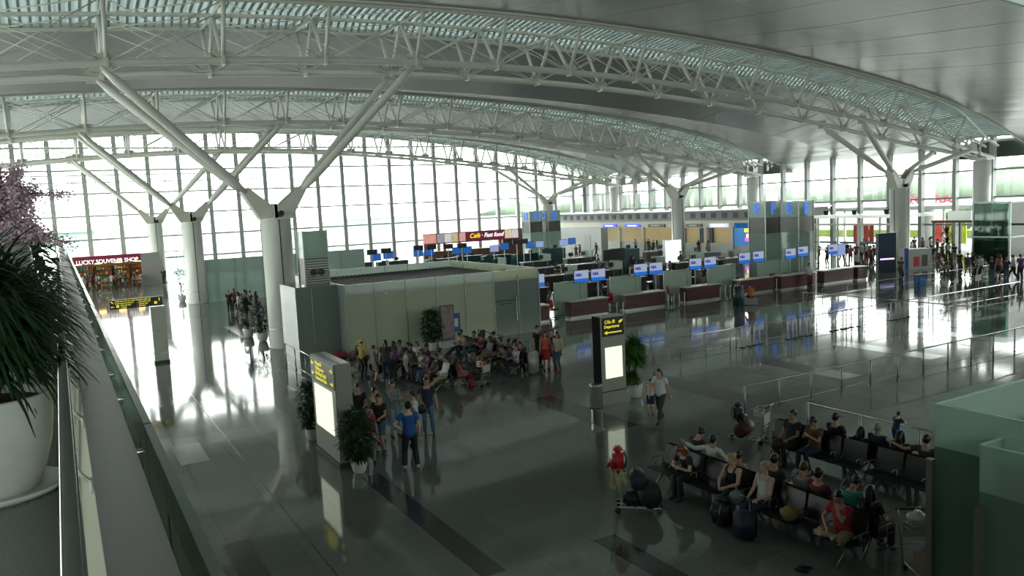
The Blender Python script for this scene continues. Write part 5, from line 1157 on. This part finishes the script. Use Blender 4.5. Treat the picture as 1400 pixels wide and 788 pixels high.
# foreground bench, facing left (W_)
person(11.58, 12.6, W_, 'sit_lean', 'tee_black', 'trousers_black', 'long_r', 'person with red hair in black, bent over reading on the foreground bench', s=.97, skin=3)
person(11.58, 11.3, W_, 'sit_ankle', 'tank_black', 'trousers_dark', 'bun_y', 'person in a black tank top, one ankle on the knee, on the foreground bench', skin=3)
person(11.58, 10.55, W_, 'sit', 'tank_white', 'trousers_navy', 'bun_y', 'person in a white tank top and navy trousers on the foreground bench', skin=3)
person(11.58, 8.75, W_, 'sit_yoga', 'tee_red', 'shorts_khaki', 'short_k', 'person in a red shirt sitting cross-legged with a hand to the face, nearest bench', skin=1)
person(11.96, 13.2, E_, 'sit_lean', 'tee_black', 'jeans_denim', 'bun_k', 'person in black with tied hair seen from behind, end of the back-to-back bench')
person(11.96, 12.45, E_, 'sit_arm', 'shirt_white', 'trousers_dark', 'short_k', 'person in a white shirt seen from behind, one arm along the backrest')
person(11.96, 11.7, E_, 'sit', 'tee_beige', 'shorts_navy', 'short_k', 'child with short black hair seen from behind next to the white shirt', s=.86)
person(11.96, 10.75, E_, 'sit', 'tee_dark', 'jeans_denim', 'short_k', 'person with black hair behind the woman in the white tank top')
person(11.96, 10.1, E_, 'sit_phone', 'tee_grey', 'jeans_denim', 'short_b', 'person in grey seen from behind, right of the woman in white')
person(11.96, 9.7, E_, 'sit', 'tee_maroon', 'trousers_black', 'short_k', 'person in dark red seen from behind above the bench with the yellow bag')
person(11.96, 9.15, E_, 'sit_lean', 'tee_teal', 'shorts_dark', 'short_k', 'person in a teal shirt leaning forward behind the man in red')
person(11.96, 8.6, E_, 'sit', 'tee_black', 'trousers_black', 'long_k', 'person with dark hair directly behind the cross-legged man in red', s=.98)
# second row
person(14.96, 12.75, W_, 'sit', 'tee_black', 'trousers_black', 'short_k', 'person in black at the left end of the second bench row', skin=1)
person(14.96, 12.1, W_, 'sit_phone', 'tee_brown', 'jeans_navy', 'short_k', 'person in brown looking at a phone on the second bench row', skin=1, shoes='lgrey')
for y, ps, tp, hr_, lab, s in ((11.95, 'sit', 'tee_black', 'short_k', 'person with short black hair behind the second row, beside the phone user', 1), (11.2, 'sit_back', 'tee_dark', 'long_k', 'person slumped low with long dark hair behind the second bench row', .9), (10.85, 'sit', 'shirt_navy', 'short_g', 'person with grey hair and navy shirt behind the second bench row', 1), (10.3, 'sit', 'tee_black', 'long_k', 'person in black with long hair next to the grey-haired person', .96), (9.7, 'sit_arm', 'tee_dark', 'short_k', 'person with an arm stretched along the backrest of the second row', 1), (9.0, 'sit', 'tee_pink', 'short_k', 'person in pink behind the second row nearest the stair glass', 1)):
    person(15.36, y, E_, ps, tp, 'jeans_denim', hr_, lab, s=s)
person(16.35, 11.05, -1.9, 'rail', 'tee_navy', 'shorts_blue', 'short_b', 'toddler in navy standing against the railing behind the second row', s=.56, z=.42, skin=3)
MB().box(16.15, 10.8, 0, 16.6, 11.3, .42).build('low_block', darkgrey); tag(bpy.data.objects['low_block'], 'dark bag-like block the toddler stands on', 'luggage')  # prop added to hold the toddler up

# group at the lit totem
def GP(px, py, *a, **k): p = G(px, py); return person(p.x, p.y, *a, **k)
GP(563, 642, -.25, 'akimbo', 'tee_blue', 'trousers_black', 'cap_dark', 'person in a royal blue t-shirt and dark cap seen from behind, hand on hip', s=1.03, skin=3, shoes='lgrey')
GP(506, 634, PI*.9, 'stand_b', 'tee_red', 'jeans_ldenim', 'long_k', 'person in a red top and pale jeans beside the potted plant', s=.90)
GP(522, 620, 2.3, 'reach', 'tee_black', 'shorts_denim', 'short_k', 'person in a black t-shirt and denim shorts with an arm around the person in red', s=.98)
p = G(494, 604); person(p.x, p.y, 2.6, 'reach', 'tee_black', 'trousers_dark', 'short_k', 'person in a black t-shirt right behind the potted plant', s=1.0)
p = G(512, 606); person(p.x+.1, p.y, -2.6, 'crossed', 'tee_beige', 'jeans_ldenim', 'short_k', 'person in pale beige half hidden in the group by the totem', s=.94)
GP(540, 598, 3.3, 'crossed', 'shirt_grey', 'jeans_ldenim', 'short_k', 'person in a grey shirt and pale jeans with folded arms', s=.98)
GP(587, 596, 2.7, 'stand_b', 'tee_navy', 'jeans_denim', 'short_k', 'person in a navy polo shirt with a shoulder bag', s=1.02)
p = G(571, 612); person(p.x, p.y+.1, 1.2, 'stand', 'tee_white', 'trousers_black', 'short_k', 'person in white mostly hidden behind the royal blue t-shirt', s=.93)
bag = empty('shoulder_bag', (G(578, 600).x, G(578, 600).y-.1, .74), .3, 'dark shoulder bag worn by the person in the navy polo', 'bag'); MB().cbox((0, 0, .15), (.14, .06, .13), None, .04).build('body', blackb, bag, True); MB().tube([(-.1, 0, .25), (.05, .1, .75), (.1, .05, .25)], .012, 6).build('strap', mat('brown_leather', (.12, .07, .04), .5), bag)
# woman and child walking
GP(904, 578, PI*.62, 'walk', 'tee_white', 'jeans_dark', 'pony_k', 'person in a white t-shirt with a ponytail walking beside a child', s=.95)
GP(890, 568, PI*.8, 'stand', 'tank_white', 'shorts_navy', 'short_b', 'small child in a white vest and navy shorts next to the walking woman', s=.66, skin=3)
# standing four at the railing
GP(747, 507, PI*.9, 'stand', 'tee_coral', 'skirt_red', 'long_k', 'person in a bright red dress in the standing group by the railing', s=.92)
GP(736, 502, -2.8, 'stand', 'tee_black', 'trousers_black', 'short_k', 'tall person in black standing in the group by the railing', s=1.0)
GP(755, 505, 2.4, 'stand_b', 'tee_navy', 'shorts_denim', 'short_k', 'person in navy and denim shorts in the group by the railing', s=.94)
GP(764, 508, 1.9, 'stand', 'tee_beige', 'jeans_denim', 'long_k', 'person in a cream top and jeans at the right of the standing group', s=.92, shoes='red')
# middle benches
rr = random.Random(3); tops = ['tee_white', 'tee_grey', 'tee_dark', 'shirt_lgrey', 'tee_maroon', 'tee_navy', 'tee_beige', 'tee_pink', 'tee_brown', 'shirt_white', 'tee_black', 'tee_purple']; bots = ['jeans_denim', 'trousers_black', 'trousers_dark', 'shorts_khaki', 'jeans_navy', 'shorts_dark', 'trousers_brown']
cn = {'white': 'white', 'grey': 'mid-grey', 'dark': 'charcoal', 'lgrey': 'light grey', 'maroon': 'maroon', 'navy': 'navy', 'beige': 'beige', 'pink': 'pink', 'brown': 'brown', 'black': 'black', 'purple': 'purple', 'denim': 'denim blue', 'khaki': 'khaki'}
sits = ['sit', 'sit_lean', 'sit_phone', 'sit_back', 'sit_cross']
def row(x, ys, a, where, seed, hairs=('short', 'short', 'long', 'pony', 'short')):
    r = random.Random(seed); used = set()
    for i, y in enumerate(ys):
        tp = tops[(seed*3+i) % len(tops)]; bt2 = bots[(seed+i*2) % len(bots)]; hk = hairs[(i+seed) % 5]
        person(x, y, a+r.uniform(-.15, .15), sits[(i*2+seed) % 5], tp, bt2, hk+'_k', 'seated, %s top and %s %s, %s' % (cn[tp.split('_')[1]], cn[bt2.split('_')[1]], bt2.split('_')[0], where), s=r.uniform(.9, 1.0), skin=r.randrange(3), face=False)
row(11.71, [25.55, 26.25, 26.95, 27.65, 28.4, 29.1, 29.8], W_, 'left middle benches facing the totem', 3)
person(12.09, 25.5, E_, 'sit', 'tee_coral', 'skirt_pink', 'long_k', 'girl in a coral red dress seated at the end of the left middle benches', s=.86)
row(12.09, [26.95, 28.35, 29.1], E_, 'left middle benches turned to the railing', 5)
row(14.96, [25.95, 26.65, 27.35, 28.05, 28.8, 29.5, 30.2, 30.9], W_, 'right middle benches facing left', 4)
row(15.34, [26.65, 27.35, 28.8, 29.5, 30.2], E_, 'right middle benches facing right', 8)
GP(530, 524, -.4, 'stand_b', 'tee_dark', 'jeans_navy', 'long_k', 'person with long dark hair standing at the left middle benches', s=.98)
GP(541, 520, .6, 'stand', 'tee_purple', 'trousers_dark', 'long_k', 'person in purple standing behind the long-haired person', s=.9)
GP(497, 516, -.9, 'stand_b', 'tee_yellow', 'trousers_dark', 'hat_yellow', 'person in a yellow shirt and pale sun hat by the piled trolleys', s=.9)
p = G(497, 516); backpack((p.x-.12, p.y+.16, .86), -.9, navyb, 'dark rucksack on the back of the person in yellow', .75)
GP(556, 521, -2.0, 'stand', 'tee_white', 'shorts_beige', 'short_k', 'small child in white standing before the left middle benches', s=.72)
GP(572, 512, 2.2, 'stand', 'tee_white', 'jeans_denim', 'short_k', 'child in a white shirt standing among the middle benches', s=.78)
GP(513, 523, -2, 'stand', 'tee_grey', 'shorts_khaki', 'short_k', 'person in a grey top leaning over the piled trolleys', s=.85)
p = G(713, 508); person(p.x, p.y, 2.6, 'sit_phone', 'tee_dark', 'trousers_black', 'long_k', 'person in charcoal seated next to the silver suitcase', s=.95)
# left distance
def crowd(pts, lab, grp, seed, z=1.62, poses=('stand', 'stand_b', 'walk', 'phone', 'crossed')):
    r = random.Random(seed)
    for i, q_ in enumerate(pts):
        if len(q_) == 2 and q_[0] > 80: p = G(q_[0], q_[1], z)
        else: p = Vector((q_[0], q_[1], 0))
        person(p.x, p.y, r.uniform(0, 6.28), poses[i % len(poses)], r.choice(tops), r.choice(bots), r.choice(['short_k', 'long_k', 'short_k', 'pony_k']), lab, grp, s=r.uniform(.93, 1.03), skin=r.randrange(3), face=False)
crowd([(312, 397), (319, 396), (326, 402), (335, 395), (341, 397), (349, 398), (330, 404)], 'person in the small group waiting beside the frosted partition at left', 'group by the left partition', 12)
GP(225, 390, 3, 'walk', 'tee_dark', 'trousers_dark', 'short_k', 'lone dark-clothed person walking between the two far left columns', s=1.05)
crowd([(2.2, 89.6), (3.1, 90.2), (4.4, 89.4), (4.9, 90.6), (5.6, 89.7), (2.7, 92), (5.2, 92.4), (6.4, 89.0)], 'shopper standing small and far off in front of the souvenir shop', 'shoppers at the souvenir shop', 14)
# right distance
crowd([(1186, 332), (1195, 335), (1205, 340), (1178, 334), (1171, 333), (1163, 336), (1158, 331), (1150, 335), (1131, 338), (1120, 336), (1190, 338), (1200, 331), (1182, 328)], 'person in the distant crowd at the entrance doors beyond the counters', 'crowd at the entrance doors', 15)
GP(1231, 385, 2.9, 'phone', 'tee_brown', 'trousers_dark', 'short_k', 'person in brown standing alone in front of the right forked column', s=1.0)
GP(1172, 374, 2.9, 'stand_b', 'tee_white', 'trousers_black', 'short_k', 'person in a white shirt standing left of the blue display stand', s=1.0)
crowd([(1240, 322), (1250, 324), (1262, 326), (1272, 325), (1282, 327), (1268, 338), (1275, 336), (1288, 333), (1296, 331), (1305, 333), (1246, 330)], 'person in the distant crowd behind the white promotion counter', 'crowd behind the promotion counter', 16)
crowd([(1300, 347), (1312, 345), (1323, 348), (1330, 344), (1336, 349), (1356, 352), (1366, 349), (1376, 352), (1396, 350)], 'person in the standing crowd below the glass lift', 'crowd below the glass lift', 17)
p = G(1342, 350, 1.62); person(p.x, p.y, .2, 'stand', 'shirt_white', 'trousers_dark', 'short_k', 'person in a white shirt seen from behind under the glass lift', face=False)
p = G(1386, 350, 1.62); person(p.x, p.y, .3, 'walk', 'shirt_white', 'trousers_black', 'short_k', 'person in a white shirt walking at the far right edge', face=False)
# among counters and desks
p = G(1025, 418); person(p.x+.25, p.y+.1, -.6, 'sit_lean', 'tee_khaki' if False else 'tee_orange', 'trousers_dark', 'short_k', 'person in an ochre top sitting beside a dark suitcase before the counters', z=0, s=1.)
bx_ = MB().cbox((0, 0, .22), (.42, .22, .2), None, .03).build('grey_hard_case', mat('grey_case', (.25, .26, .26), .4)); bx_.location = (p.x+.25, p.y+.22, 0); bx_.rotation_euler = (0, 0, -.6); tag(bx_, 'grey hard case used as a seat before the counters', 'suitcase')
p = G(1111, 376, .9); person(p.x, p.y+.3, 3, 'stand', 'tee_white', 'trousers_maroon', 'short_k', 'person in white standing behind the fifth counter', face=False)
crowd([(26.3, 41.3), (28.6, 41.5), (30.2, 41.2), (33.4, 41.6), (36.2, 41.3), (39.1, 41.1), (25.8, 46.8), (29.4, 47.2), (33, 46.9), (37.7, 47.5), (41.2, 47), (44.5, 47.4), (31, 54), (35, 53.6), (39.6, 54.2), (43, 53.8), (48.6, 54)], 'person standing among the check-in desks behind the glass screens', 'people among the check-in desks', 18)
crowd([(61.2, 72), (61.8, 73.4), (62.4, 75), (61.5, 76.3), (62.2, 70.6), (61.6, 68.9), (62.3, 66.2), (55, 75.6), (53.6, 77), (51.5, 74.8), (62, 64.4)], 'person queuing far off in front of the airline offices', 'queue at the airline offices', 19)
# someone on the balcony far ahead
person(-.55, 17.0, .2, 'stand', 'tee_dark', 'trousers_dark', 'short_k', 'person with black hair on the balcony beyond the blossom tree', z=4.9, s=.93, face=False)
# portals guide sky light through the big openings
def portal(loc, rot, sx, sy):
    l = bpy.data.lights.new('daylight_portal', 'AREA'); l.shape = 'RECTANGLE'; l.size = sx; l.size_y = sy; l.cycles.is_portal = True
    o = bpy.data.objects.new('daylight_portal', l); C.objects.link(o); o.location = loc; o.rotation_euler = rot
portal((FX0-.4, 51, 5), (0, -PI/2, 0), 9.2, 101); portal((29.5, FY0-.35, 8.2), (PI/2, 0, 0), 88, 2); portal((29.5, Y0+.4, 7.5), (-PI/2, 0, 0), 85, 15); portal((72.4, 61, 5.2), (0, PI/2, 0), 10.4, 80)
